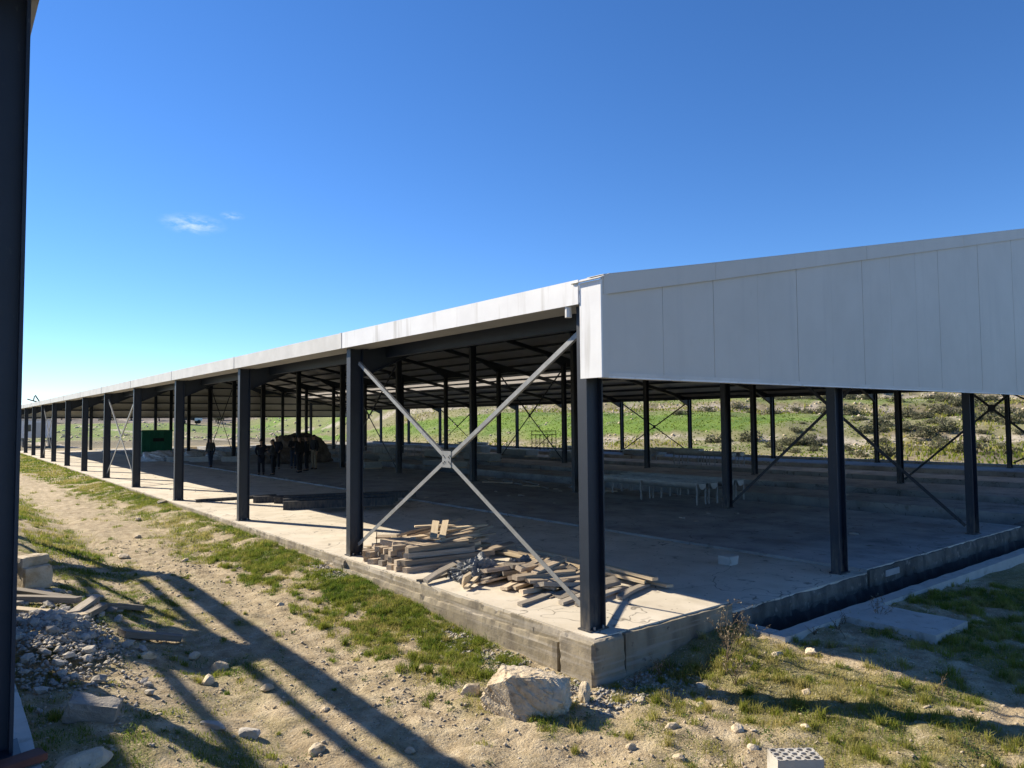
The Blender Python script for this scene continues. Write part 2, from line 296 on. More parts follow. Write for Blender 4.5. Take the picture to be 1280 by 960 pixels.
# ------------------------------------------------------------------ ground
W, LEN = 33.0, 72.0
def gheight(x, y, fine=True):
    x = np.asarray(x, float); y = np.asarray(y, float)
    z = np.interp(y, [-40, -6, -3, 0, 2.5, 5.5, 12, 30, 80, 95], [-0.9, -0.62, -0.54, -0.47, -0.40, -0.28, -0.16, -0.12, -0.12, 0.0])
    z = z + 0.36*sm((-3.1-x)/1.7)*sm((y+4)/3)*sm((28-y)/10)
    z = z + 0.10*np.exp(-((x+0.5)/0.45)**2)*sm((y-1.0)/3)
    z = z + (0.13*sm((x-0.5)/1.5)*sm((12-x)/6) + 0.10*sm((x-0.4)/1.6)*np.exp(-((y+0.45)/0.35)**2))*sm((0.3-y)/0.3)
    east = sm((x-35)/14)
    z = z + 0.1*np.clip(x-35.5, 0, 75) + 0.075*np.clip(y-20, 0, 60)*east*sm((200-y)/90) + (1-east)*0.05*np.clip(y-84, 0, 75)
    far = sm((np.maximum(x-36, y-80))/20)
    z = z + far*(1.6*(fbm(x*0.05, y*0.05, 5)-0.5) + 0.5*(fbm(x*0.3, y*0.3, 6)-0.5))
    # terraces on the eastern slope
    z = z + east*0.9*(sm((np.mod(x+0.35*y, 19)-15)/3)-np.mod(x+0.35*y, 19)/19)
    z = z + 0.07*(fbm(x*0.6, y*0.6, 1)-0.5) + 0.07*(fbm(x*2.2, y*2.2, 2)-0.5)*(1+1.0*sm((-0.2-y)/1.0))
    z = z - 0.03*(np.exp(-((x+1.75+0.2*np.sin(y*0.35))/0.16)**2)+np.exp(-((x+3.25+0.2*np.sin(y*0.35))/0.16)**2))*sm((y+3)/2)*sm((40-y)/10)
    if fine: z = z + 0.05*(fbm(x*8, y*8, 3, 3)-0.5)*(0.5+1.2*fbm(x*0.9, y*0.9, 8))
    inside = (x > 0.0) & (x < W+0.2) & (y > -0.12) & (y < LEN+0.2)
    z = np.where(inside, -1.15, z)
    z = np.where((x > 2.45) & (x < 35) & (y > -0.94) & (y < 0.2), -1.05, z)
    z = np.where((x < -5.6) & (y < 14.2), -0.6, z)
    return z
def grassmask(x, y):
    x = np.asarray(x, float); y = np.asarray(y, float)
    n = fbm(x*0.8, y*0.55, 21); n2 = fbm(x*2.6, y*2.6, 22)
    wdt = np.interp(y, [0.3, 2, 5, 9, 16, 30, 60], [0.45, 1.30, 1.15, 0.85, 1.15, 1.9, 3.0])
    strip = sm((wdt + 1.3*(n2-0.5) + 0.15 + (x+0.12))/0.7)*(0.25+0.75*sm((n2-0.36)/0.16))*sm((y-0.4)/1.0)*(x < 0.3)
    strip = strip*np.where((y > 5.2) & (y < 7.2), 0.55, 1)
    patch = sm((n-0.33)/0.14)*sm((n2-0.32)/0.2)*(x < -0.9)*0.85
    track = np.where(y < 8, np.exp(-((x+1.95-0.35*(n-0.5))/0.45)**2), np.exp(-((x+2.5-0.5*(n-0.5))/np.interp(y, [8, 14, 25, 40], [0.5, 1.0, 1.1, 0.9]))**2)*1.15); patch = patch*np.clip(1-0.9*track, 0, 1)
    left = sm((-3.2-x)/0.8)*sm((n2-0.42)/0.12)*0.85*(y > 5)
    south = sm((0.6-y)/0.8)*sm((x+0.9)/0.6)*sm((0.62*n+0.38*n2-0.44)/0.09)*0.85
    shade = sm((x-3.4)/1.2)*sm((-0.9-y)/0.4)*sm((n2-0.34)/0.12)
    thin = 0.36*sm((n2-0.34)/0.2)*np.clip(1-0.8*track, 0, 1)
    return np.clip(np.maximum.reduce([strip, patch, left, south, shade, thin]), 0, 1)
def meadowmask(x, y):
    n = fbm(x*0.09, y*0.09, 31); t = np.mod(x+0.35*y, 19)
    m = sm((y-19-10*(n-0.5))/8)*(x > 34)*(0.75+0.25*sm((n-0.4)/0.2))*np.where((t > 11) & (t < 17), 0.25, 1.0)
    m = np.maximum(m, sm((y-88)/5)*(0.55+0.4*sm((n-0.4)/0.2))*sm((130-y)/8)*(x < 60))
    return np.clip(np.maximum(m, 0.5*sm((n-0.54)/0.1)*(x > 34)), 0, 1)*np.where((x < 60) & (y > 86), sm((131-y)/8), 1)
def axis(segs):
    a = []
    for x0, x1, d0, d1 in segs:
        x = x0
        while x < x1-1e-6:
            a.append(x); t = (x-x0)/(x1-x0); x += d0+(d1-d0)*t
    a.append(segs[-1][1]); return np.array(a)
gx = axis([(-700, -60, 80, 20), (-60, -6, 8, 0.3), (-6, 3.2, 0.045, 0.045), (3.2, 8, 0.06, 0.12), (8, 33, 0.5, 0.8), (33, 120, 0.45, 1.1), (120, 700, 2, 60)])
gy = axis([(-300, -20, 60, 3), (-20, -4.5, 1.5, 0.12), (-4.5, 8.0, 0.045, 0.06), (8, 22, 0.07, 0.22), (22, 80, 0.25, 0.8), (80, 190, 0.8, 1.6), (190, 800, 4, 60)])
GX, GY = np.meshgrid(gx, gy); GZ = gheight(GX, GY)
# squeeze the step round the slab so that the sheet goes straight down behind the concrete faces
nx, ny = len(gx), len(gy); idx = np.arange(nx*ny).reshape(ny, nx)
F = np.stack([idx[:-1, :-1], idx[:-1, 1:], idx[1:, 1:], idx[1:, :-1]], -1).reshape(-1, 4)
xx, yy = GX.ravel(), GY.ravel()
farm = sm((np.maximum(xx-34, yy-76))/6)
gm = grassmask(xx, yy)*(1-farm); mm = meadowmask(xx, yy)*farm
sc = farm*(1-mm)*np.clip(0.6+1.2*(fbm(xx*0.25, yy*0.25, 41)-0.3), 0, 1)
sc = np.maximum(sc, sm((yy-74)/4)*(1-mm)*(xx < 60)*(0.75+0.25*fbm(xx*0.2, yy*0.2, 47)))
tt = np.mod(xx+0.35*yy, 19)
rk = farm*(sm((fbm(xx*0.35, yy*0.5, 43)-0.64)/0.07)*0.7*(1-0.8*mm)*(xx > 34) + ((tt > 14.6) & (tt < 16.4))*sm((fbm(xx*0.5, yy*0.5, 44)-0.42)/0.1)*0.8)
mv = farm*sm((yy-124)/8)*sm((75-xx)/15)
gme = npmesh('ground', np.stack([xx, yy, GZ.ravel()], 1), F, 'soil', {'grass': gm*0.75, 'meadow': mm, 'scrub': sc*0.95, 'rock': np.clip(rk, 0, 1), 'moor': mv*0.95}, smooth=True)
tag(link('ground', gme), 'dry stony soil ground with grass patches, rising to a green hillside', None, None, 'structure')

# ------------------------------------------------------------------ slabs of the shed
FLOOR = [(-0.12, 0.0), (2.32, 0.0), (2.32, -0.13), (6.05, -0.13), (6.05, -0.08), (13.2, -0.08), (13.2, -0.36), (15.2, -0.36), (15.2, -0.05), (17.4, -0.05), (17.4, -0.36),
         (19.3, -0.36), (19.3, -0.05), (22.5, -0.05), (22.5, -0.42), (24.9, -0.42), (24.9, -0.05), (27.3, -0.05), (27.3, -0.42), (30.2, -0.42), (30.2, -0.03), (33.2, -0.03), (33.2, 0.10), (33.55, 0.10)]
def floorz(x):
    for (a, za), (b, zb) in zip(FLOOR[:-1], FLOOR[1:]):
        if a != b and a <= x < b: return za
    return 0.0
slab = MB(); inner = MB()
ys = [-0.27] + [i*1.0 for i in range(0, 73)] + [72.3]
for (a, za), (b, zb) in zip(FLOOR[:-1], FLOOR[1:]):
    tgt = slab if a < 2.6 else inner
    if a != b: tgt.add([(a, -0.27, za), (b, -0.27, za), (b, 72.3, za), (a, 72.3, za)], [(0, 1, 2, 3)])
    else: tgt.add([(a, -0.27, za), (a, -0.27, zb), (a, 72.3, zb), (a, 72.3, za)], [(0, 1, 2, 3)])
for yy0 in (-0.27, 72.3):
    for (a, za), (b, zb) in zip(FLOOR[:-1], FLOOR[1:]):
        if a != b: slab.add([(a, yy0, -1.3), (b, yy0, -1.3), (b, yy0, za), (a, yy0, za)], [(0, 1, 2, 3)])
slab.add([(-0.12, -0.27, -1.3), (-0.12, 72.3, -1.3), (-0.12, 72.3, 0), (-0.12, -0.27, 0)], [(0, 1, 2, 3)])
slab.add([(33.55, -0.27, -1.3), (33.55, 72.3, -1.3), (33.55, 72.3, 0.1), (33.55, -0.27, 0.1)], [(0, 1, 2, 3)])
def raw_build(mb, name, m, parent=None):
    me = bpy.data.meshes.new(name); me.from_pydata(mb.v, [], mb.f); bm = bmesh.new(); bm.from_mesh(me)
    bmesh.ops.remove_doubles(bm, verts=bm.verts, dist=1e-4); bmesh.ops.recalc_face_normals(bm, faces=bm.faces); bm.to_mesh(me); bm.free(); me.materials.append(MT[m]); return link(name, me, parent)
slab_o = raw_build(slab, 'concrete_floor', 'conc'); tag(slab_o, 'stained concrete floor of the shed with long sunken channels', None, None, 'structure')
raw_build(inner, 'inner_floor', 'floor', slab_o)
def rough_box(x0, x1, y0, y1, z0, z1, step, amp, seed=0):
    """box with subdivided faces and worn, uneven edges"""
    bm = bmesh.new(); bmesh.ops.create_cube(bm, size=1.0)
    for v in bm.verts: v.co = Vector((x0+(x1-x0)*(v.co.x+.5), y0+(y1-y0)*(v.co.y+.5), z0+(z1-z0)*(v.co.z+.5)))
    for ax, d in ((0, x1-x0), (1, y1-y0), (2, z1-z0)):
        n = min(220, int(d/step))
        for k in range(1, n):
            c = [(x0, y0, z0)[i] for i in range(3)]; c[ax] += d*k/n; no = [0, 0, 0]; no[ax] = 1
            bmesh.ops.bisect_plane(bm, geom=bm.verts[:]+bm.edges[:]+bm.faces[:], plane_co=c, plane_no=no)
    V = np.array([v.co[:] for v in bm.verts]); n1 = fbm(V[:, 0]*7+V[:, 2]*5, V[:, 1]*7-V[:, 2]*9, 61+seed, 3)-0.5; n2 = fbm(V[:, 0]*7-V[:, 2]*8, V[:, 1]*7+V[:, 2]*6, 71+seed, 3)-0.5
    for i, v in enumerate(bm.verts):
        on = sum((abs(v.co.x-x0) < 1e-5, abs(v.co.x-x1) < 1e-5, abs(v.co.y-y0) < 1e-5, abs(v.co.y-y1) < 1e-5, abs(v.co.z-z0) < 1e-5, abs(v.co.z-z1) < 1e-5))
        a = amp*(2.2 if on >= 2 else 0.7)
        c = Vector(((x0+x1)/2, (y0+y1)/2, (z0+z1)/2)); d = Vector((np.sign(v.co.x-c.x)*(abs(v.co.x-x0) < 1e-5 or abs(v.co.x-x1) < 1e-5), np.sign(v.co.y-c.y)*(abs(v.co.y-y0) < 1e-5 or abs(v.co.y-y1) < 1e-5), np.sign(v.co.z-c.z)*(abs(v.co.z-z0) < 1e-5 or abs(v.co.z-z1) < 1e-5)))
        v.co -= d*a*max(0.0, 0.5+1.6*n1[i])
    me = bpy.data.meshes.new('rough_box'); bm.to_mesh(me); bm.free(); return me
def rough(name, m, parent, *a, **k):
    me = rough_box(*a, **k); me.name = name; me.materials.append(MT[m]); return link(name, me, parent)
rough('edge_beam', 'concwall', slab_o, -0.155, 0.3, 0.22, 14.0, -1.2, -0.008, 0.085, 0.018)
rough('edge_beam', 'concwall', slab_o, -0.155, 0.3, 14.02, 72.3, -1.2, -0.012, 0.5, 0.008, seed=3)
rough('footing', 'concwall', slab_o, -0.205, 0.0, 0.25, 14.0, -1.2, -0.135, 0.085, 0.020, seed=1)
rough('corner_pier', 'concwall', slab_o, -0.225, 0.30, -0.36, 0.22, -1.2, -0.004, 0.045, 0.020, seed=2)
rough('column_pier', 'concwall', slab_o, -0.215, 0.10, 5.74, 6.22, -0.7, -0.02, 0.07, 0.016, seed=4)
rough('end_beam', 'concwall', slab_o, 0.31, 2.33, -0.33, 0.0, -1.2, -0.010, 0.10, 0.010, seed=5)
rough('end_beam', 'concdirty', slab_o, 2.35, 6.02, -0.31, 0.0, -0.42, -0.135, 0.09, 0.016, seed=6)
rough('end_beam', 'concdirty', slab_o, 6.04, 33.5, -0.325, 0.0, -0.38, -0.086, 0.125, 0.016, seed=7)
rough('coated_wall', 'bitumen', slab_o, 2.35, 33.5, -0.302, 0.0, -1.2, -0.34, 0.15, 0.010, seed=8)
MB().box(6.55, 7.05, -0.342, -0.32, -0.26, -0.16).build('pale_patch', 'gutter', slab_o, 0.004)
ch = tag(rough('drain_kerb', 'concpale', None, 2.34, 34.0, -1.05, -0.83, -1.15, -0.28, 0.22, 0.006), 'pale concrete kerb of the drain channel along the gable end', None, None, 'structure')
rough('channel_end', 'concpale', ch, 2.34, 2.60, -0.828, -0.335, -1.15, -0.282, 0.1, 0.008)
rough('landing', 'concpale', ch, 3.80, 4.78, -2.18, -1.052, -0.9, -0.275, 0.12, 0.006)
MB().box(2.36, 34, -0.828, -0.3, -1.2, -0.98).build('channel_bed', 'concwall', ch)

# ------------------------------------------------------------------ steel shed
K = 0.196; HB, HT = 3.69, 3.95
def roofz(x): return HT + K*min(x, W-x)
DEP, FLW = 0.26, 0.15
def isection(name, H, z0=0.0, m='steel'):
    t, w, b, d = 0.016, 0.011, FLW/2, DEP
    poly = [(0, -b), (t, -b), (t, -w/2), (d-t, -w/2), (d-t, -b), (d, -b), (d, b), (d-t, b), (d-t, w/2), (t, w/2), (t, b), (0, b)]
    return MB().prism(poly, lambda x, y: (x, y, z0), lambda x, y: (x, y, H)).mesh(name, m)
bolt_me = MB().tube((0, 0, 0.018), (0, 0, 0.05), 0.014, 6).mesh('bolt', 'galv')
shed = empty('steel_shed', (0, 0, 0))
tag(shed, 'long open-sided steel shed with navy columns and pale grey gable cladding', 'shed')
plate_me = MB().box(-0.02, DEP+0.02, -0.10, 0.10, 0.0, 0.018).mesh('base_plate', 'steel')
plate_far = plate_me
me_out = isection('column', HB-0.005)
rowz = {11.25: floorz(11.25), 21.75: floorz(21.75)}
me_in = {x: isection('column', roofz(x)-0.60, rowz[x]) for x in rowz}
me_far = isection('column', HB-0.005, -0.03)
NB = 12
for i in range(NB+1):
    y = 6.0*i
    if i in (0, NB): y += 0.0
    c = link('column', me_out, shed, (0, y, 0)); link('base_plate', plate_me, c)
    if i < 4:
        for bx in (0.06, 0.20):
            for by in (-0.088, 0.088): link('bolt', bolt_me, c, (bx, by, 0))
    c = link('column', me_far, shed, (W-DEP, y, 0)); link('base_plate', plate_me, c, (0, 0, -0.03))
    for x in rowz:
        c = link('column', me_in[x], shed, (x-DEP/2, y, 0)); link('base_plate', plate_me, c, (0, 0, rowz[x]))
for x in (5.7, 16.5, 27.3):                    # wind posts of the gable ends
    me = isection('wind_post', roofz(x)-0.55, floorz(x+0.001) if x != 27.3 else -0.42)
    for y in (0.0, LEN):
        p = link('wind_post', me, shed, (x-DEP/2, y, 0)); link('base_plate', plate_me, p, (0, 0, floorz(x+0.001)))
# rafters with haunches
pts = []
cols_x = [0.13, 11.25, 21.75, W-0.13]
xs = sorted(set([0.25, 1.7, 9.95, 11.1, 11.25, 11.4, 12.6, 16.5, 20.4, 21.6, 21.75, 21.9, 23.1, W-1.7, W-0.25]))
def rbot(x):
    d = min(abs(x-c) for c in cols_x)
    base = roofz(x)-0.47
    return base - (0.36*max(0, 1-(max(0, d-0.12))/1.28))
def rtop(x): return min(roofz(x)-0.20, 3.68+K*(min(x, W-x))) if min(x, W-x) > 0.45 else 3.675
mb = MB()
for a, b in zip(xs[:-1], xs[1:]):
    mb.prism([(a, rbot(a)+0.014), (b, rbot(b)+0.014), (b, rtop(b)-0.014), (a, rtop(a)-0.014)], lambda x, z: (x, -0.006, z), lambda x, z: (x, 0.006, z))
    mb.prism([(a, rbot(a)), (b, rbot(b)), (b, rbot(b)+0.014), (a, rbot(a)+0.014)], lambda x, z: (x, -0.075, z), lambda x, z: (x, 0.075, z))
    mb.prism([(a, rtop(a)-0.014), (b, rtop(b)-0.014), (b, rtop(b)), (a, rtop(a))], lambda x, z: (x, -0.075, z), lambda x, z: (x, 0.075, z))
raf_me = mb.mesh('rafter', 'steel')
for i in range(NB+1): link('rafter', raf_me, shed, (0, 6.0*i, 0))
# purlins
for k in range(11):
    for sd in (0, 1):
        x = 0.75 + k*1.53; xx_ = x if sd == 0 else W-x
        zt = roofz(xx_)-0.065
        MB().box(xx_-0.03, xx_+0.03, -0.28, LEN+0.28, zt-0.125, zt).build('purlin', 'steel', shed)
for x in (0.80, W-0.80): MB().box(x-0.05, x+0.05, 0.08, LEN-0.08, 3.56, 3.76).build('eave_beam', 'steel', shed)
# roof sheets, one per bay and slope
def sheet(x0, x1, y0, y1):
    return MB().prism([(x0, roofz(x0)), (x1, roofz(x1)), (x1, roofz(x1)-0.06), (x0, roofz(x0)-0.06)], lambda x, z: (x, y0, z), lambda x, z: (x, y1, z))
for i in range(NB):
    y0 = 6*i + (0.004 if i else -0.38); y1 = 6*i+6-(0.004 if i < NB-1 else -0.38)
    sheet(0.36, W/2-0.003, y0, y1).build('roof_panel', 'roof', shed)
    sheet(W/2+0.003, 25.5, y0, y1).build('roof_panel', 'roof', shed)
    sheet(25.51, 27.3, y0, y1).build('skylight', 'skylight', shed)
    sheet(27.31, W-0.36, y0, y1).build('roof_panel', 'roof', shed)
    # eave fascia with the gutter box behind it
    for sgn, xo in ((1, 0.0), (-1, W)):
        ya = 6*i + (0.10 if i else -0.06); yb = 6*i+6+(0.094 if i < NB-1 else 0.3)
        f = MB(); X = lambda x: xo + sgn*x
        f.prism([(-0.10, HB), (-0.085, HB), (-0.085, HT+0.02), (-0.10, HT+0.02)], lambda x, z: (X(x), ya, z), lambda x, z: (X(x), yb, z))
        fa = f.build('fascia_panel', ('white' if i == 0 else 'dullwhite') if sgn == 1 else 'dullwhite', shed)
        g = MB(); g.prism([(-0.084, HB+0.002), (0.40, HB+0.002), (0.40, HB+0.014), (-0.084, HB+0.014)], lambda x, z: (X(x), ya, z), lambda x, z: (X(x), yb, z))
        g.prism([(0.388, HB+0.015), (0.40, HB+0.015), (0.40, HT+0.03), (0.388, HT+0.03)], lambda x, z: (X(x), ya, z), lambda x, z: (X(x), yb, z))
        g.build('gutter', 'gutter', fa)
        if i:                                  # lap joint cover
            MB().box(X(-0.108) if sgn == 1 else X(-0.1), X(-0.1) if sgn == 1 else X(-0.108), ya-0.03, ya+0.05, HB+0.004, HT+0.025).build('joint_strip', 'dullwhite', fa)
MB().tube((-0.045, 0.16, 3.69), (-0.045, 0.16, 3.565), 0.04, 12).build('outlet_pipe', 'white', shed, smooth=False)
# gable cladding
def clad(y_out, sgn, skin):
    n = 33
    for k in range(n):
        x0, x1 = k+0.003, k+0.997
        if k == 16: poly = [(x0, 2.86), (x1, 2.86), (x1, roofz(x1)-0.07), (16.5, roofz(16.5)-0.07), (x0, roofz(x0)-0.07)]
        else: poly = [(x0, 2.86), (x1, 2.86), (x1, roofz(x1)-0.07), (x0, roofz(x0)-0.07)]
        wob = 0.002*math.sin(k*2.7)
        MB().prism(poly, lambda x, z: (x, y_out+wob, z), lambda x, z: (x, y_out+sgn*0.06+wob, z)).build('wall_panel', skin, shed, 0.002)
        MB().box(k-0.012, k+0.012, min(y_out+sgn*0.008, y_out+sgn*0.05), max(y_out+sgn*0.008, y_out+sgn*0.05), 2.87, roofz(k)-0.1 if k else 3.8).build('joint_filler', 'panel', shed)
    ya, yb = sorted((y_out-sgn*0.012, y_out+sgn*0.09))
    MB().box(-0.01, W, ya, yb, 2.838, 2.858).build('drip_trim', 'white', shed)
    ya, yb = sorted((y_out-sgn*0.012, y_out-sgn*0.008)); MB().box(-0.01, W, ya, yb, 2.859, 2.90).build('drip_trim', 'dullwhite', shed)
    # rake trim in lengths of about two metres
    x = -0.04; k = 0
    while x < W:
        x2 = min(x+2.05, W+0.04)
        if x < 16.5 < x2: x2 = 16.5
        if x2-x > 0.05:
            ya, yb = sorted((y_out-sgn*(0.035+0.003*(k % 2)), y_out-sgn*0.02))
            a, b = max(0, x), min(W, x2)
            MB().prism([(x, roofz(a)-0.19), (x2+0.0, roofz(b)-0.19), (x2, roofz(b)+0.03), (x, roofz(a)+0.03)], lambda q, z: (q+0.004, ya, z), lambda q, z: (q+0.004, yb, z)).build('rake_trim', 'panel', shed)
            MB().prism([(x, roofz(a)+0.031), (x2, roofz(b)+0.031), (x2, roofz(b)+0.037), (x, roofz(a)+0.037)], lambda q, z: (q, y_out-sgn*0.036, z), lambda q, z: (q, y_out+sgn*0.22, z)).build('rake_cap', 'panel', shed)
        x = x2; k += 1
clad(-0.37, 1, 'panel'); clad(LEN+0.37, -1, 'panel')
for y0, y1 in ((-0.305, -0.08), (LEN+0.08, LEN+0.305)):
    for z in (2.92, 3.62, 4.32, 5.11, 5.9):
        xa = max(0.3, (z+0.35-HT)/K)
        MB().box(xa, W-xa, y0, y1, z-0.06, z+0.06).build('girt', 'steel', shed)
# white corner flashing of the near gable
MB().box(-0.085, -0.065, -0.405, -0.068, 2.84, 3.925).build('corner_flashing', 'white', shed)
MB().box(-0.064, 0.03, -0.400, -0.386, 2.84, 3.955).build('corner_flashing', 'panel', shed)
MB().prism([(-0.115, 3.926), (0.04, 3.996), (0.04, 4.004), (-0.125, 3.936)], lambda a, c: (a, -0.425, c), lambda a, c: (a, 0.03, c-0.004)).build('corner_cap', 'panel', shed)
# cross bracing in every fourth bay
def xbrace(x, i, zb, zt, thick, m, z0=0.0):
    y0, y1 = 6*i+0.14, 6*i+5.86; ym, zm = (y0+y1)/2, (zb+zt)/2
    cb = MB()
    P = Vector((x, ym, zm))
    br = None
    for yy_, zz_ in ((y0, zb), (y1, zt), (y0, zt), (y1, zb)):
        e = Vector((x, yy_, zz_)); d = (P-e).normalized(); q = P-d*0.10
        a = MB().beam(e, q, thick*0.16, thick, (1, 0, 0)); 
        sd = d.cross(Vector((1, 0, 0)))
        off = sd*thick*0.42; a.beam(e+off+Vector((thick*0.5, 0, 0)), q+off+Vector((thick*0.5, 0, 0)), thick, thick*0.16, (0, 0, 1)) if False else None
        w = MB(); up_ = Vector((1, 0, 0))
        w.beam(e, q, thick, 0.008, (1, 0, 0)); w.beam(e+sd*(thick/2-0.004)+up_*(thick*0.32), q+sd*(thick/2-0.004)+up_*(thick*0.32), 0.008, thick*0.6, (1, 0, 0))
        w.build('cross_brace', m, shed)
    pl = MB(); s = 0.115; pl.box(x-0.012, x-0.005, ym-s, ym+s, zm-s*1.05, zm+s*1.05); po = pl.build('gusset_plate', m, shed)
    if i == 0 and x < 1:
        for a in (-1, 1):
            for b in (-1, 1):
                for k in (0.055, 0.09):
                    MB().tube((x-0.012, ym+a*k, zm+b*k*0.62), (x-0.026, ym+a*k, zm+b*k*0.62), 0.011, 6).build('bolt', m, po)
for i in (0, 4, 8):
    xbrace(0.13, i, 0.20, 3.42, 0.062, 'galv'); xbrace(W-0.13, i, 0.2, 3.42, 0.07, 'steel')
    for x in rowz: xbrace(x, i, rowz[x]+0.15, roofz(x)-1.0, 0.07, 'steel')
# bent bracket sticking up from the far eave
br = MB(); br.tube((-0.34, 60.0, 4.26), (0.50, 60.02, 3.99), 0.045, 8).tube((0.50, 60.02, 3.99), (0.16, 60.0, 4.57), 0.045, 8).tube((0.05, 60, 4.14), (0.12, 60, 4.5), 0.04, 6).tube((0.50, 60.02, 3.99), (0.52, 60.02, 3.72), 0.05, 8)
tag(br.build('metal_bracket', 'rust'), 'dark bent metal bracket sticking up above the far eave', 'bracket')

# ------------------------------------------------------------------ neighbouring steel frame on its plinth (its corner stands at the left edge)
NZ = 0.83; NXO = -5.47
plinth = tag(rough('plinth', 'concpale', None, -18.0, -5.37, -12.0, 14.3, -1.0, NZ, 0.22, 0.006), 'raised concrete plinth edge beside the near navy column', None, None, 'structure')
nb = empty('unfinished_shed', (NXO, -1.75, NZ)); tag(nb, 'unfinished navy steel building whose near column rises along the left edge', 'building')
def nbb(mb, name, m):
    mb.v = [(x-NXO, y+1.75, z-NZ) for x, y, z in mb.v]; return mb.build(name, m, nb)
b2, d2, t2 = 0.075, 0.26, 0.016
npoly = [(-0.0, -b2), (-t2, -b2), (-t2, -0.006), (-d2+t2, -0.006), (-d2+t2, -b2), (-d2, -b2), (-d2, b2), (-d2+t2, b2), (-d2+t2, 0.006), (-t2, 0.006), (-t2, b2), (0.0, b2)]
NY = [14.0, 9.3, 3.8, -1.75, -7.3]
for y in NY:
    nbb(MB().prism(npoly, lambda a, c: (NXO+a, y+c, NZ), lambda a, c: (NXO+a, y+c, NZ+3.685)), 'column', 'steel')
    nbb(MB().box(NXO-0.29, NXO+0.03, y-0.11, y+0.11, NZ, NZ+0.018), 'base_plate', 'steel')
    nbb(MB().prism([(NXO-0.27, NZ+2.9), (NXO-1.7, NZ+3.55), (NXO-9, NZ+4.95), (NXO-9, NZ+5.25), (NXO-0.27, NZ+3.66)], lambda a, c: (a, y-0.07, c), lambda a, c: (a, y+0.07, c)), 'rafter', 'steel')
nbb(MB().box(NXO-0.20, NXO+0.04, -7.2, 14.1, NZ+3.69, NZ+3.88), 'gutter', 'gutter')
for d_ in (0.6, 1.5, 3.0, 4.5, 6.0, 7.5): nbb(MB().box(NXO-d_-0.04, NXO-d_+0.04, -7.2, 14.1, NZ+3.72+d_*0.196, NZ+3.87+d_*0.196), 'purlin', 'steel')
nbb(MB().prism([(NXO-2.4, NZ+4.37), (NXO-9.2, NZ+5.70), (NXO-9.2, NZ+5.76), (NXO-2.4, NZ+4.43)], lambda a, c: (a, -8.0, c), lambda a, c: (a, 9.0, c)), 'roof_panel', 'roof')
for (ya, za), (yb, zb) in (((13.86, NZ+0.25), (9.44, NZ+3.4)), ((9.44, NZ+0.25), (13.86, NZ+3.4))):
    nbb(MB().beam((NXO-0.13, ya, za), (NXO-0.13, yb, zb), 0.13, 0.06, (1, 0, 0)), 'cross_brace', 'galv')
nbb(MB().box(NXO-0.15, NXO-0.11, 11.47, 11.83, NZ+1.65, NZ+2.0), 'gusset_plate', 'galv')
pb = rough('concrete_block', 'concpale', None, -5.95, -5.27, -3.4, -2.16, -0.5, 0.84, 0.1, 0.006, seed=12); tag(pb, 'grey concrete pier at the foot of the left-edge column', 'pier')
#PART2
# ------------------------------------------------------------------ stones
def rock_mesh(name, seed, m, sx, sy, sz, cuts=9, sub=2, rough_=0.06, sink=0.0):
    r = random.Random(seed); bm = bmesh.new(); bmesh.ops.create_icosphere(bm, subdivisions=sub, radius=1.0)
    pl = []
    for _ in range(cuts):
        n = Vector((r.gauss(0, 1), r.gauss(0, 1), r.gauss(0, 0.8))).normalized(); pl.append((n, r.uniform(0.55, 0.85)))
    pl.append((Vector((0, 0, -1)), 0.6))
    for v in bm.verts:
        for n, d in pl:
            e = v.co.dot(n)-d
            if e > 0: v.co -= n*e
    V = np.array([v.co[:] for v in bm.verts]); nn = fbm(V[:, 0]*3+V[:, 2]*2.3, V[:, 1]*3-V[:, 2]*1.7, seed % 97, 4)-0.5
    for i, v in enumerate(bm.verts):
        v.co = v.co*(1+rough_*3*nn[i]); v.co.x *= sx; v.co.y *= sy; v.co.z = (v.co.z+0.6)*sz - sink
    me = bpy.data.meshes.new(name); bm.to_mesh(me); bm.free(); me.materials.append(MT[m]); return me
def gz(x, y): return float(gheight(np.array([x]), np.array([y]), False)[0])
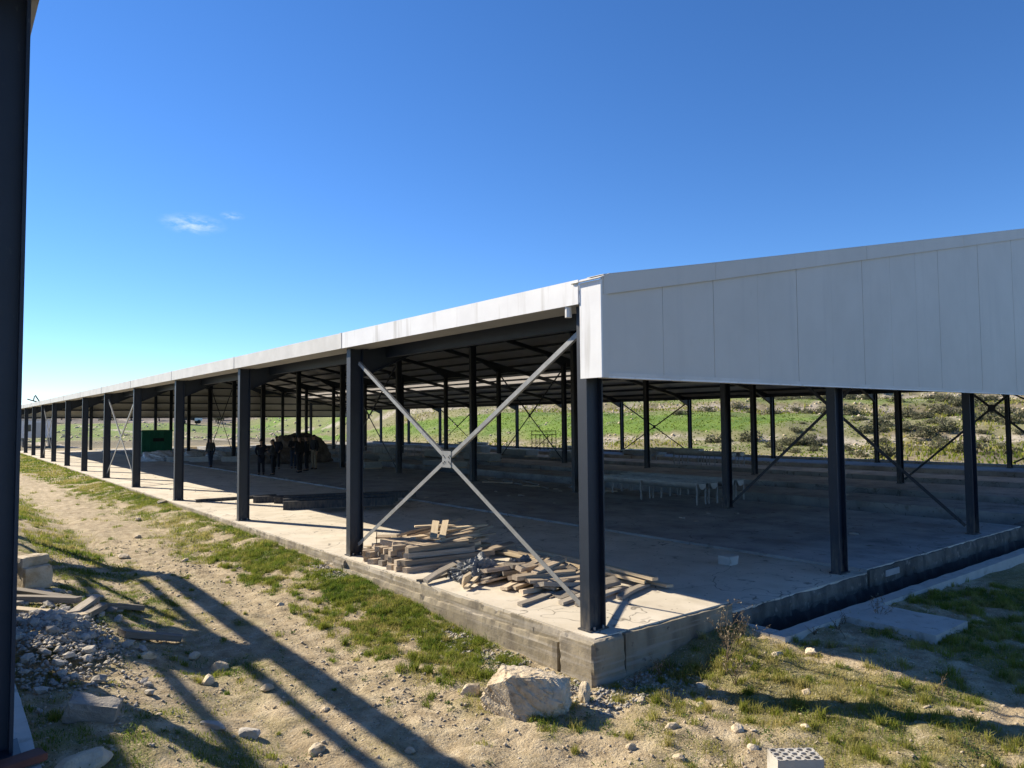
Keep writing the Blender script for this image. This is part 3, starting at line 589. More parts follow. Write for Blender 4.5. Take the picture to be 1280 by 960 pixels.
def boulder_mesh():
    r = random.Random(8); bm = bmesh.new(); bmesh.ops.create_icosphere(bm, subdivisions=6, radius=1.0)
    pl = [(Vector((0.05, 0.1, 1)), 0.70), (Vector((0.25, 0.15, 1)), 0.74), (Vector((1, -0.15, 0.1)), 0.80), (Vector((0.9, -0.5, -0.3)), 0.82), (Vector((-1, 0.1, 0.2)), 0.82), (Vector((0.1, -1, 0.25)), 0.66), (Vector((0.5, -1, 0.3)), 0.78), (Vector((-0.5, -1, 0.1)), 0.74),
          (Vector((0, 1, 0.3)), 0.7), (Vector((0.75, -0.2, 0.75)), 0.86), (Vector((-0.7, -0.2, 0.8)), 0.84), (Vector((0, 0, -1)), 0.6), (Vector((0.6, -0.75, 0.55)), 0.84)]
    for v in bm.verts:
        for n, d in pl:
            n = n.normalized(); e = v.co.dot(n)-d
            if e > 0: v.co -= n*e
    V = np.array([v.co[:] for v in bm.verts]); a = fbm(V[:, 0]*2.2+V[:, 2]*1.9+7, V[:, 1]*2.2-V[:, 2]*1.7+3, 12, 5)-0.5; c = np.abs(fbm(V[:, 0]*3.1+V[:, 2]*2.7+1, V[:, 1]*3.3-V[:, 2]*3.0+8, 15, 5)-0.5); e_ = fbm(V[:, 0]*9+V[:, 2]*8, V[:, 1]*9-V[:, 2]*7, 19, 3)-0.5
    for i, v in enumerate(bm.verts):
        v.co *= 1+0.22*a[i]-0.30*max(0.0, 0.10-c[i])*2+0.05*e_[i]; v.co = Vector((v.co.x*0.49, v.co.y*0.36, (v.co.z+0.55)*0.315))
    me = bpy.data.meshes.new('boulder'); bm.to_mesh(me); bm.free(); me.materials.append(MT['lime']); return me
b = link('boulder', boulder_mesh(), None, (-1.10, -0.30, gz(-1.1, -0.3)-0.05), (0.0, 0.03, -0.85))
tag(b, 'large pale limestone boulder on the grass below the shed corner', 'boulder')
def stone(x, y, s, seed, label, cat='stone', group=None, m='lime', asp=(1, 0.75, 0.6), name='limestone_rock', sub=3, up_=0.0, cuts=9):
    o = link(name, rock_mesh(name, seed, m, s*asp[0], s*asp[1], s*asp[2], cuts, sub), None, (x, y, gz(x, y)-0.02+up_), (0, 0, seed*1.7)); return tag(o, label, cat, group)
stone(-1.33, 0.36, 0.14, 11, 'fist-like pale stone touching the far end of the large boulder')
stone(-0.52, -0.52, 0.12, 13, 'upright wedge-shaped pale stone between boulder and concrete corner', asp=(0.6, 0.6, 1.2))
stone(-0.42, -0.12, 0.09, 14, 'small pale stone close against the foot of the concrete corner pier')
stone(-3.12, 0.10, 0.10, 15, 'rounded white stone alone on bare soil below the crossing shadows')
stone(-3.80, 0.80, 0.16, 16, 'flat slanted grey stone in the shade at bottom left', asp=(1, 0.45, 0.3), m='rubble')
stone(-3.55, 0.62, 0.11, 18, 'grey lump of rock beside the slanted flat stone', asp=(1, 0.8, 0.55), m='rubble')
stone(-4.90, 0.12, 0.23, 17, 'big flat pale slab of rock at the very bottom left', asp=(1.1, 0.6, 0.35))
stone(-0.36, 17.8, 0.24, 19, 'white flat stone in the grass along the slab edge', asp=(1, 0.6, 0.35))
for k, (x, y, s) in enumerate([(-2.9, 9.6, .12), (-2.05, 8.6, .09), (-1.75, 4.6, .07), (-3.35, 3.1, .10), (-3.2, 2.6, .12), (-3.45, 2.2, .11), (-3.0, 1.7, .08), (-2.5, -0.4, .06), (-3.9, 2.9, .12), (-2.7, 0.9, .06),
                               (-1.9, 0.6, .05), (-0.1, -0.9, .07), (0.35, -1.3, .06), (-0.35, -1.5, .08), (0.1, -1.9, .09), (0.75, -1.0, .07), (1.3, -1.9, .07), (1.9, -1.2, .09), (2.3, -1.4, .10), (-0.9, -1.5, .06), (-0.75, -1.9, .07), (-0.1, -2.2, .07), (0.6, -2.3, .06), (-2.2, 12.0, .1), (-1.6, 15.0, .12)]):
    stone(x, y, s, 40+k, 'loose pale stone %s' % ('on the track left of the boulder, far back' if y > 4 else 'among the crossing shadows at lower left' if x < -2.2 else 'on the soil left of the boulder' if x < -1.5 else 'in the grass below the boulder' if x < -0.3 else 'in the dry grass right of the boulder'), group='loose stones on the ground', sub=2)
# hollow block with rows of holes in its top
def hollow_block(nx, ny, L, Wd, H, r, m='concpale'):
    mb = MB(); cx, cy = L/nx, Wd/ny; n = 12
    for i in range(nx):
        for j in range(ny):
            x0, y0 = -L/2+i*cx, -Wd/2+j*cy; mx_, my_ = x0+cx/2, y0+cy/2
            ring = [(mx_+r*1.15*math.cos(2*math.pi*k/n), my_+r*math.sin(2*math.pi*k/n)) for k in range(n)]
            sq = []
            for k in range(n):
                a = 2*math.pi*k/n; c_, s_ = math.cos(a), math.sin(a); q = 1/max(abs(c_), abs(s_)); sq.append((mx_+c_*q*cx/2, my_+s_*q*cy/2))
            mb.add([(x, y, H) for x, y in ring]+[(x, y, H) for x, y in sq]+[(x, y, 0.02) for x, y in ring],
                   [(k, n+k, n+(k+1) % n, (k+1) % n) for k in range(n)]+[(k, (k+1) % n, 2*n+(k+1) % n, 2*n+k) for k in range(n)]+[tuple(range(2*n, 3*n))])
    mb.add([(-L/2, -Wd/2, 0), (L/2, -Wd/2, 0), (L/2, Wd/2, 0), (-L/2, Wd/2, 0), (-L/2, -Wd/2, H), (L/2, -Wd/2, H), (L/2, Wd/2, H), (-L/2, Wd/2, H)], [(0, 3, 2, 1), (0, 1, 5, 4), (1, 2, 6, 5), (2, 3, 7, 6), (3, 0, 4, 7)])
    return mb
hb = raw_build(hollow_block(5, 3, 0.38, 0.20, 0.22, 0.024), 'hollow_block', 'concpale'); hb.location = (-0.28, -2.70, gz(-0.28, -2.70)-0.03); hb.rotation_euler = (0.03, 0.02, -0.60)
tag(hb, 'hollow concrete block with rows of round holes at the bottom edge', 'block')
hb2 = rough('concrete_block', 'rubble', None, -.2, .2, -.1, .1, 0, .19, 0.05, 0.012, seed=77); hb2.location = (-4.72, 1.05, gz(-4.72, 1.05)-0.02); hb2.rotation_euler = (0.1, 0.25, -0.4)
tag(hb2, 'grey concrete block half buried in shade beside the left-edge column', 'block')
for k, (x, y, zz, sx, sy, sz) in enumerate([(-4.66, 6.25, 0.0, .36, .36, .34), (-4.70, 6.32, 0.325, .38, .32, .15)]):
    o = rough('stone_block', 'lime', None, -sx/2, sx/2, -sy/2, sy/2, 0, sz, 0.06, 0.012, seed=30+k); o.location = (x, y, gz(x, y)-0.03+zz); o.rotation_euler = (0, 0, 0.3+0.12*k)
    tag(o, ['squared limestone block at the left edge, under a flatter one', 'flat squared stone on top of the limestone block at left edge'][k], 'stone block')
# rubble heap by the plinth
hr = random.Random(3); heapmes = [rock_mesh('rubble_chunk', 200+i, 'rubble', 1, 0.75, 0.6, 10, 1, 0.05) for i in range(7)]
def heapz(x, y): return gz(x, y)+0.26*math.exp(-((x+4.85)/0.5)**2-((y-3.4)/0.9)**2)
for k in range(190):
    x = hr.gauss(-4.72, 0.30); y = hr.gauss(3.45, 0.75); s = hr.choice([0.022, 0.03, 0.035, 0.04, 0.05, 0.06, 0.075])
    if x < -5.25: x = -5.2+hr.random()*0.3
    o = link('rubble_chunk', heapmes[k % 7], None, (x, y, heapz(x, y)-0.01), (hr.uniform(-.4, .4), hr.uniform(-.4, .4), hr.uniform(0, 6)), (s*1.3, s*1.3, s*1.2))
    tag(o, ('largest' if s > 0.055 else 'middle-sized' if s > 0.032 else 'smallest')+' broken concrete chunks, '+('lower' if y < 3.1 else 'upper' if y > 3.9 else 'middle')+(' sunlit' if x > -4.6 else ' shaded')+' side of the rubble heap', 'rubble', 'chunks of the rubble heap')
for k in range(22):
    x = hr.uniform(-5.1, -3.7); y = hr.uniform(5.0, 6.0); s = hr.uniform(0.05, 0.11)
    o = link('rubble_chunk', heapmes[k % 7], None, (x, y, gz(x, y)-0.02), (hr.uniform(-.3, .3), hr.uniform(-.3, .3), hr.uniform(0, 6)), (s*1.3, s*1.3, s*1.1))
    tag(o, 'grey stone lump among the planks below the squared blocks', 'rubble', 'lumps among the left planks')

# ------------------------------------------------------------------ planks and timbers
wr = random.Random(19); wcache = {}
def timber(p, yaw, L, w, h, label, group=None, m='wood', pitch=0.0, rollv=0.0, name='timber', cat='timber'):
    key = (round(L*5), round(w*100), round(h*100), m, wr.randrange(4))
    if key not in wcache:
        mb = MB(); n = 5
        bow = wr.uniform(-0.025, 0.025) if h < 0.07 else wr.uniform(-0.006, 0.006)
        for i in range(n):
            t = i/(n-1)-0.5; x = t*L; dz = bow*(1-4*t*t); jw = [wr.uniform(-0.004, 0.004) for _ in range(4)]; e = wr.uniform(-0.035, 0.035) if i in (0, n-1) else 0
            mb.v += [(x+e, -w/2+jw[0], -h/2+dz), (x-e, w/2+jw[1], -h/2+dz), (x-e, w/2+jw[2], h/2+dz), (x+e, -w/2+jw[3], h/2+dz)]
        for i in range(n-1):
            a, c = 4*i, 4*i+4
            mb.f += [(a, c, c+1, a+1), (a+1, c+1, c+2, a+2), (a+2, c+2, c+3, a+3), (a+3, c+3, c, a)]
        mb.f += [(0, 1, 2, 3), (4*n-4, 4*n-1, 4*n-2, 4*n-3)]
        wcache[key] = mb.mesh(name, m)
    o = link(name, wcache[key], None, p, (rollv, pitch, yaw)); return tag(o, label, cat, group)
# left stack: squared timbers lying across the slab edge, ends to the yard
G1 = 'squared timbers of the stack by the second column'
for lay in range(4):
    y = 3.95 + 0.08*lay
    while y < 5.55-0.12*lay:
        w = wr.choice([0.08, 0.10, 0.10, 0.12]); h = 0.085; L = wr.uniform(0.9, 1.7)
        x0 = wr.uniform(-0.10, 0.12) + 0.06*lay
        timber((x0+L/2, y+w/2, 0.045+0.088*lay), wr.uniform(-0.10, 0.04)-0.04, L, w, h, 'squared timber in the %s of the low stack' % (['bottom layer', 'second layer', 'third layer', 'top layer'][lay]+(', nearer half' if y < 4.7 else ', farther half')), G1, wr.choice(['wood', 'wood', 'woodgrey']), wr.uniform(-0.012, 0.012), wr.uniform(-0.06, 0.06)); y += w+wr.uniform(0.01, 0.05)
# heap behind it
G2 = 'boards of the heap behind the low stack'
for lay in range(6):
    for k in range(10-lay):
        L = wr.uniform(0.9, 1.6); w = wr.choice([0.06, 0.09, 0.12, 0.15]); 
        timber((1.45+wr.uniform(-0.35, 0.35)+0.03*lay, 4.15+0.24*k+0.12*lay+wr.uniform(-.05, .05), 0.04+0.062*lay+wr.uniform(0, 0.04)), wr.uniform(-0.55, 0.40), L, w, wr.choice([0.02, 0.03, 0.045]),
               'weathered board %s of the tall heap behind the low stack' % (['at the foot', 'low in the side', 'low in the side', 'halfway up the side', 'halfway up the side', 'near the top', 'at the top'][lay]+(', nearer end' if k < 3 else ', middle' if k < 6 else ', farther end')), G2, wr.choice(['wood', 'wood', 'wood', 'woodpale']), wr.uniform(-0.11, 0.11), wr.uniform(-0.3, 0.3), 'plank', 'plank')
timber((1.05, 4.80, 0.49), 0.95, 0.85, 0.12, 0.03, 'pale new plank lying diagonally on the tall heap, left one of two', None, 'woodpale', -0.20, 0.0, 'plank', 'plank')
timber((1.19, 4.72, 0.495), 0.92, 0.85, 0.11, 0.03, 'pale new plank lying diagonally on the tall heap, right one of two', None, 'woodpale', -0.20, 0.0, 'plank', 'plank')
timber((1.75, 4.9, 0.46), 0.05, 1.0, 0.12, 0.03, 'pale board crowning the top of the tall heap', None, 'woodpale', 0.03, 0.0, 'plank', 'plank')
timber((0.28, 3.35, 0.10), 0.42, 0.95, 0.10, 0.05, 'grey plank leaning out over the slab edge between two stacks', None, 'woodgrey', -0.10, 0.2, 'plank', 'plank')
timber((0.16, 3.42, 0.025), 0.25, 0.6, 0.09, 0.035, 'short board flat on the slab under the leaning plank', None, 'woodgrey', 0, 0, 'plank', 'plank')
# long pale planks running along the bay
G3 = 'long pale planks beside the right heap'
for k in range(7):
    timber((2.06+0.085*k-0.3*(k > 3), 3.2-0.22*k+wr.uniform(-.1, .1), 0.06+0.045*(k % 3)), math.pi/2+wr.uniform(-0.10, 0.05), wr.uniform(2.2, 3.2), 0.10, 0.04, 'long pale plank lying along the bay behind the right heap', G3, 'woodpale', wr.uniform(-0.015, 0.015), 0, 'plank', 'plank')
# right heap
G4 = 'boards of the right heap under the brace'
for lay in range(5):
    for k in range(11-lay*2):
        L = wr.uniform(0.55, 1.25); w = wr.choice([0.11, 0.15, 0.2]); y = 1.35+0.2*k+0.18*lay+wr.uniform(-.06, .06)
        x = 0.72+0.55*wr.random()+0.06*lay
        timber((x+0.10, y, 0.025+0.05*lay+wr.uniform(0, 0.015)), wr.uniform(-0.45, 0.65), L, w, wr.choice([0.03, 0.045, 0.06]), 'grey-brown board %s of the right heap under the brace' % (['at the bottom', 'low down', 'halfway up', 'near the top', 'on top'][lay]+(', nearer end' if y < 2.0 else ', middle' if y < 2.7 else ', farther end')), G4, wr.choice(['wood', 'woodgrey', 'wood']), wr.uniform(-0.11, 0.11), wr.uniform(-0.35, 0.35), 'plank', 'plank')
for k, (x, y, yw, L) in enumerate([(0.5, 1.42, 0.28, 0.8), (1.05, 1.12, 0.2, 1.0), (1.2, 0.92, 0.22, 1.1), (1.75, 0.85, 0.3, 0.9)]):
    timber((x, y, 0.024+0.002*k), yw, L, 0.11, 0.04, ['grey plank lying flat on the slab, nearest the slab edge', 'upper of two flat planks behind the corner column', 'lower flat plank on the slab running behind the corner column', 'flat plank lying in the sun just right of the corner column'][k], None, 'woodgrey', 0, 0, 'plank', 'plank')
timber((0.45, 2.72, 0.10), 0.62, 0.95, 0.06, 0.04, 'thin pale stick propped across the gap between the heaps', None, 'woodpale', -0.12, 0, 'plank', 'plank')
timber((0.20, 2.62, 0.10), 1.4, 0.20, 0.10, 0.05, 'short pale offcut standing on edge in the gap between heaps', None, 'woodpale', 1.2, 0, 'offcut', 'timber')
# crumpled tarpaulin between the heaps
def lump(name, sx, sy, sz, seed, m, sub=4, amp=0.5, f=3.2):
    bm = bmesh.new(); bmesh.ops.create_icosphere(bm, subdivisions=sub, radius=1); V = np.array([v.co[:] for v in bm.verts])
    n = fbm(V[:, 0]*f+V[:, 2]*2.1+9, V[:, 1]*f-V[:, 2]*1.9+5, seed, 4)-0.5; rg = np.abs(fbm(V[:, 0]*f*2+3, V[:, 1]*f*2+V[:, 2]*4, seed+3, 3)-0.5)
    for i, v in enumerate(bm.verts):
        k = 1+amp*n[i]*1.6-amp*0.8*rg[i]; v.co = Vector((v.co.x*sx*k, v.co.y*sy*k, max(0.0, v.co.z*sz*k+0.12*sz)))
    me = bpy.data.meshes.new(name); bm.to_mesh(me); bm.free(); me.materials.append(MT[m]); return me
o = link('tarpaulin', lump('tarpaulin', 0.42, 0.36, 0.24, 81, 'tarp', 5, 0.8), None, (0.72, 3.12, 0.0), (0, 0, 0.5)); tag(o, 'crumpled dark grey plastic sheet between the two timber heaps', 'tarpaulin')
o = link('tarpaulin', lump('tarpaulin', 0.40, 0.16, 0.20, 83, 'tarp', 5, 0.7), None, (1.45, 2.95, 0.0), (0, 0, 0.2)); tag(o, 'flatter roll of grey plastic sheet lying behind the crumpled one', 'tarpaulin')
o = MB().tube((0.36, 5.62, 0.0), (0.37, 5.63, 0.42), 0.008, 6).build('rebar_rod', 'rust'); tag(o, 'thin rusty rod standing up beside the second column', 'rod')
# planks by the left rubble
for k, (xa, ya, za, xb, yb, zb, w, lab) in enumerate([
        (-5.05, 6.0, 0.02, -4.36, 5.15, 0.02, .12, 'grey beam sloping down below the squared limestone blocks'), (-4.95, 5.3, 0.02, -4.28, 4.98, 0.06, .11, 'short dark beam under the sloping one at left'),
        (-5.0, 4.75, 0.02, -4.30, 4.25, 0.0, .13, 'sunlit pale beam lying across the rubble at left'), (-5.15, 4.35, 0.03, -4.55, 3.95, 0.0, .10, 'lowest narrow beam at the head of the rubble heap'),
        (-4.42, 4.35, 0.0, -4.06, 5.15, 0.08, .12, 'left one of two planks pointing up right in the rubble'), (-4.30, 4.3, 0.0, -4.02, 4.85, 0.05, .11, 'right one of two planks pointing up right in the rubble'),
        (-4.05, 5.1, -0.02, -3.45, 5.35, -0.02, .12, 'plank running right from the crossed planks at left'), (-4.0, 3.75, -0.08, -3.32, 3.75, -0.12, .14, 'grey plank lying alone on soil in the crossing shadows')]):
    a = Vector((xa, ya, gz(xa, ya)+0.05+max(0, za))); c = Vector((xb, yb, gz(xb, yb)+0.05+max(0, zb))); d = c-a
    timber((a+c)/2, math.atan2(d.y, d.x), d.length, w, 0.07, lab, None, 'woodgrey' if k != 2 else 'woodpale', -math.asin(d.z/d.length), 0, 'beam' if k < 4 else 'plank', 'timber')
o = MB().beam((-5.72, -2.03, NZ+0.022), (-5.36, -1.93, NZ+0.022), 0.10, 0.035).build('board', 'red', None, 0.004); tag(o, 'reddish brown board end beside the foot of the left-edge column', 'board')

# ------------------------------------------------------------------ steel profiles on the floor
def channel_beam(L, h, w, t=0.012):
    poly = [(0, 0), (w, 0), (w, t), (t, t), (t, h-t), (w, h-t), (w, h), (0, h)]
    return MB().prism(poly, lambda a, c: (0, a, c), lambda a, c: (L, a, c))
spots = [(1.62, 13.30, 0.0, -0.32, 3.0, .22, 'nearest'), (1.75, 13.62, 0.0, -0.30, 3.1, .26, 'middle'), (1.92, 13.95, 0.0, -0.30, 3.2, .30, 'farthest')]
for x, y, z, yw, L, h, lab in spots:
    o = channel_beam(L, h, 0.16).build('steel_channel', 'steel'); o.location = (x, y, z+0.002); o.rotation_euler = (0, 0, yw)
    tag(o, lab+' of three dark steel channels laid side by side on the floor', 'steel beam', 'steel channels on the floor')
for k, (x, y, yw, L, lab) in enumerate([(0.35, 16.9, -0.05, 2.4, 'flat dark steel beam poking into the sun behind third column'), (1.6, 15.6, -0.36, 4.6, 'long dark steel beam lying behind the stacked channels'), (2.0, 15.0, -0.33, 4.2, 'long steel beam lying between the channels and the rearmost beam')]):
    o = channel_beam(L, 0.18 if k else 0.08, 0.18).build('steel_channel', 'steel'); o.location = (x, y, 0.002); o.rotation_euler = (0, 0, yw); tag(o, lab, 'steel beam', 'steel channels on the floor')

# ------------------------------------------------------------------ feeding troughs on legs
def trough(x, y, L, H, r, label, group, zf, nl=3):
    t = empty('feeding_trough', (x, y, zf)); n = 10
    mb = MB(); o_, i_ = [], []
    prof = [(r*math.cos(math.pi+math.pi*k/n), H+r*math.sin(math.pi+math.pi*k/n)) for k in range(n+1)]
    pin = [(a*0.96, H+(c-H)*0.96) for a, c in prof]
    mb.prism(prof+pin[::-1], lambda a, c: (a, 0, c), lambda a, c: (a, L, c)); mb.build('trough', 'zinc', t)
    for yy_ in (0.0, L-0.012): MB().prism(prof, lambda a, c: (a, yy_, c), lambda a, c: (a, yy_+0.01, c)).build('end_plate', 'zinc', t)
    for sx in (-1, 1): MB().box(sx*r-0.02, sx*r+0.02, 0, L, H, H+0.025).build('rim', 'zinc', t)
    for k in range(nl):
        yy_ = 0.05+(L-0.1)*k/(nl-1)
        for sx in (-1, 1): MB().box(sx*(r+0.024)-0.018, sx*(r+0.024)+0.018, yy_-0.018, yy_+0.018, 0, H).build('leg', 'galv', t)
    return tag(t, label, 'trough', group)
TG = 'feeding troughs standing on the shed floor'
trough(11.15, 6.75, 4.2, 0.58, 0.17, 'long zinc trough on legs, left one beside the middle column', TG, -0.05)
trough(11.62, 6.70, 4.2, 0.58, 0.17, 'long zinc trough on legs standing right behind the middle column', TG, -0.05)
trough(12.55, 6.8, 4.2, 0.58, 0.17, 'long zinc trough whose end shows just right of middle column', TG, -0.05)
trough(12.98, 6.75, 4.2, 0.58, 0.17, 'rightmost of the long zinc troughs near the middle column', TG, -0.05)
trough(25.2, 15.4, 3.6, 0.68, 0.2, 'far trough on legs just left of a rear column, right one', TG, -0.05)
trough(25.9, 15.4, 3.6, 0.68, 0.2, 'far trough on legs close beside a rear column', TG, -0.05)
trough(26.6, 18.4, 3.4, 0.75, 0.22, 'far dark trough seen side-on before the grey bushes', TG, -0.05)
# pen railing, rack, pipes
def sheet_stack(x, y, yaw, L, Wd, n, label, m='zinc'):
    t = empty('panel_stack', (x, y, floorz(x)), yaw); r = random.Random(int(x*31+y*7))
    for sx in (0.15, L-0.25): MB().box(sx, sx+0.10, 0, Wd, 0, 0.08).build('bearer', 'wood', t)
    for k in range(n):
        dx, dy = r.uniform(-.08, .08), r.uniform(-.06, .06); MB().box(dx, L+dx, dy, Wd+dy, 0.081+0.05*k, 0.081+0.05*k+0.034).build('panel', m, t)
    return tag(t, label, 'panel stack', 'stacked panels on the far floor')
for k, (x, y, yaw, L, Wd, n) in enumerate([(12.3, 27.5, 1.45, 2.6, 0.9, 6), (15.5, 24.5, 1.6, 2.8, 0.9, 5), (20.0, 27.5, 1.5, 3.0, 0.8, 8), (20.4, 32.5, 1.55, 3.0, 0.8, 9), (25.2, 25.0, 1.6, 3.0, 1.0, 9), (25.4, 30.5, 1.5, 3.0, 1.0, 8), (25.6, 36.0, 1.55, 3.0, 0.9, 10), (31.0, 30.0, 1.57, 3.2, 1.0, 8), (31.0, 43.5, 1.57, 3.2, 1.0, 9), (20.2, 39.5, 1.5, 3.0, 0.8, 9), (16.0, 33.0, 1.5, 3.0, 0.9, 7), (31.2, 24.6, 1.6, 3.0, 0.9, 6)]):
    sheet_stack(x, y, yaw, L, Wd, n, '%s low stack of grey panels %s' % (['first', 'second', 'third'][k % 3], ['beside the middle column row', 'beside the middle column row', 'under the far column row', 'under the far column row', 'on the walkway before the green meadow', 'on the walkway before the green meadow', 'on the far walkway near the dark rack', 'on the rearmost strip near the dark rack', 'on the rearmost strip left of the rack', 'under the far column row, farther left', 'between the two column rows', 'on the rearmost strip, right of the rack'][k]))
def railing(x, y, yaw, L, H, n, label, m='galv'):
    t = empty('pen_railing', (x, y, -0.05), yaw); MB().box(0, L, -0.02, 0.02, H-0.05, H).build('top_rail', m, t); MB().box(0, L, -0.02, 0.02, 0.10, 0.15).build('bottom_rail', m, t)
    for k in range(n): MB().tube((L*k/(n-1), 0, 0), (L*k/(n-1), 0, H-0.05), 0.014, 6).build('bar', m, t)
    return tag(t, label, 'railing')
railing(12.5, 37.6, -0.5, 3.4, 0.95, 17, 'pale barred pen railing right of the soil heap')
railing(15.6, 36.0, -0.45, 3.6, 0.85, 17, 'second barred pen railing, farther right behind the columns')
rk_ = empty('tube_rack', (31.3, 38.2, -0.03), -0.85)
for k in range(7): MB().tube((k*0.32, 0, 0), (k*0.32, 0, 1.25 if k not in (0, 6) else 1.55), 0.03, 6).build('upright', 'black', rk_)
for z in (0.55, 1.2, 1.5): MB().tube((0, 0, z), (1.92, 0, z), 0.03, 6).build('rail', 'black', rk_)
MB().tube((0.2, 0.0, 0.1), (1.5, 0.05, 1.2), 0.025, 6).build('rail', 'black', rk_)
tag(rk_, 'dark tubular metal rack standing against the bright green meadow', 'rack')
pr_ = random.Random(5)
for k in range(14):
    x = 11.6+pr_.uniform(-0.5, 0.9); y = 10.8+k*0.62; a = math.pi/2+pr_.uniform(-0.5, 0.5); L = pr_.uniform(0.6, 1.9)
    o = MB().tube((0, 0, 0.03), (L, 0, 0.03), 0.028, 7).build('pipe', pr_.choice(['galv', 'woodgrey', 'wood'])); o.location = (x, y, -0.05); o.rotation_euler = (0, 0, a)
    tag(o, 'thin pipe or batten lying loose on the shaded floor', 'pipe', 'loose pipes along the column row')
o = rough('concrete_stump', 'concpale', None, -0.13, 0.13, -0.13, 0.13, 0, 0.20, 0.05, 0.008); o.location = (4.98, 1.6, -0.18); tag(o, 'small pale concrete stump on the shaded lower floor', 'stump')
MB().box(-0.35, 0.35, -0.25, 0.22, 0.0, 0.02).build('base', 'concpale', o, 0.004)
for k in range(46):                                        # scraps along the step of the floor
    x = pr_.choice([6.2, 4.0, 8.5, 9.5, 11.5, 16, 20])+pr_.uniform(-0.9, 0.9); y = pr_.uniform(1.0, 26); s = pr_.uniform(0.05, 0.16)
    if abs(x-6.05) < 0.15: x += 0.3
    o = link('floor_scrap', heapmes[k % 7], None, (x, y, floorz(x)), (0, 0, pr_.uniform(0, 6)), (s, s*0.8, s*0.35)); tag(o, 'small dark scrap of debris on the shaded shed floor', 'debris', 'scraps on the shed floor')
for k in range(26):
    x = pr_.uniform(0.3, 2.3); y = pr_.uniform(6.6, 40); s = pr_.uniform(0.02, 0.055)
    o = link('slab_scrap', heapmes[k % 7], None, (x, y, 0), (0, 0, pr_.uniform(0, 6)), (s, s*0.8, s*0.5)); tag(o, 'small clod lying on the sunlit strip of slab', 'debris', 'clods on the sunlit slab')

# ------------------------------------------------------------------ goods inside, far end
gc = empty('green_container', (7.2, 54.0, -0.05)); MB().box(-1.05, 1.05, -1.2, 1.2, 0.18, 1.86).build('body', 'green', gc, 0.02)
for k in range(5): MB().box(-1.0+k*0.48, -0.92+k*0.48, -1.245, -1.2, 0.22, 1.8).build('rib', 'green', gc)
MB().box(-1.09, 1.09, -1.25, 1.25, 1.80, 1.88).build('rim', 'green', gc); MB().box(-0.3, 0.45, -1.262, -1.248, 1.05, 1.3).build('plate', 'black', gc)
for sx in (-0.8, 0.8): MB().box(sx-0.06, sx+0.06, -1.2, 1.2, 0, 0.18).build('skid', 'steel', gc)
tag(gc, 'green painted metal container behind the wrapped bundles', 'container')
for k, (x, y, sx, sy, sz, lab) in enumerate([(5.9, 46.4, 1.25, 0.9, 0.62, 'big lumpy bundle in whitish plastic wrap before the green container'), (7.5, 45.2, 0.9, 0.8, 0.52, 'smaller plastic-wrapped bundle right of the big one'), (8.8, 44.0, 0.75, 0.7, 0.5, 'rightmost wrapped bundle, next to the low concrete beams')]):
    o = link('wrapped_bundle', lump('wrapped_bundle', sx, sy, sz, 90+k, 'wrap', 4, 0.35, 2.2), None, (x, y, floorz(x)), (0, 0, 0.3*k)); tag(o, lab, 'bundle', 'wrapped bundles at the far end')
for k, (x, y, L, lab) in enumerate([(6.65, 42.0, 1.2, 'low concrete beam on the floor left of the standing man'), (8.15, 40.6, 1.4, 'low concrete beam on the floor right of the standing man'), (5.9, 44.4, 1.6, 'pale concrete slab piece lying before the wrapped bundles')]):
    o = rough('concrete_beam', 'concpale', None, 0, L, 0, 0.5, 0, 0.34, 0.12, 0.012, seed=50+k); o.location = (x, y, floorz(x)); o.rotation_euler = (0, 0, -0.65); tag(o, lab, 'concrete beam')
o = link('soil_heap', lump('soil_heap', 2.1, 1.6, 1.55, 97, 'earth', 5, 0.35, 2.0), None, (11.4, 36.6, -0.05)); tag(o, 'brown heap of earth behind the group of people', 'heap')
# pale site cabin and parked truck beyond the far end
cb = empty('site_cabin', (2.6, 86.0, gz(2.6, 86))); MB().box(-1.4, 1.6, -1.2, 1.2, 0.9, 2.75).build('body', 'whitepaint', cb, 0.02); MB().box(-1.5, 1.7, -1.3, 1.3, 2.76, 2.86).build('roof', 'panel', cb)
MB().box(-0.3, 0.5, -1.235, -1.2, 0.95, 2.5).build('door', 'panel', cb); MB().box(-1.1, -0.5, -1.225, -1.2, 1.6, 2.3).build('window', 'glass', cb)
for sx in (-1.1, 1.3): MB().box(sx-0.1, sx+0.1, -1.0, 1.0, -0.3, 0.9).build('support', 'steel', cb)
tag(cb, 'white site cabin beyond the far end of the shed', 'cabin')
tz = gz(28.0, 124)
tk = empty('parked_truck', (28.0, 124.0, tz)); tk.scale = (0.8, 0.8, 0.8); MB().box(-2.2, 0.6, -1.0, 1.0, 0.75, 1.35).build('flatbed', 'black', tk); 
MB().prism([(0.65, 0.6), (2.2, 0.6), (2.2, 1.4), (1.8, 2.1), (0.65, 2.1)], lambda a, c: (a, -0.95, c), lambda a, c: (a, 0.95, c)).build('cab', 'whitepaint', tk, 0.03)
MB().box(0.95, 1.7, -0.965, -0.951, 1.4, 1.95).build('window', 'glass', tk)
for x in (-1.5, 1.5):
    for y in (-0.85, 0.85): MB().tube((x, y-0.12, 0.4), (x, y+0.12, 0.4), 0.4, 14).build('wheel', 'black', tk)
tag(tk, 'small parked truck with white cab and dark flatbed in the far field', 'truck')

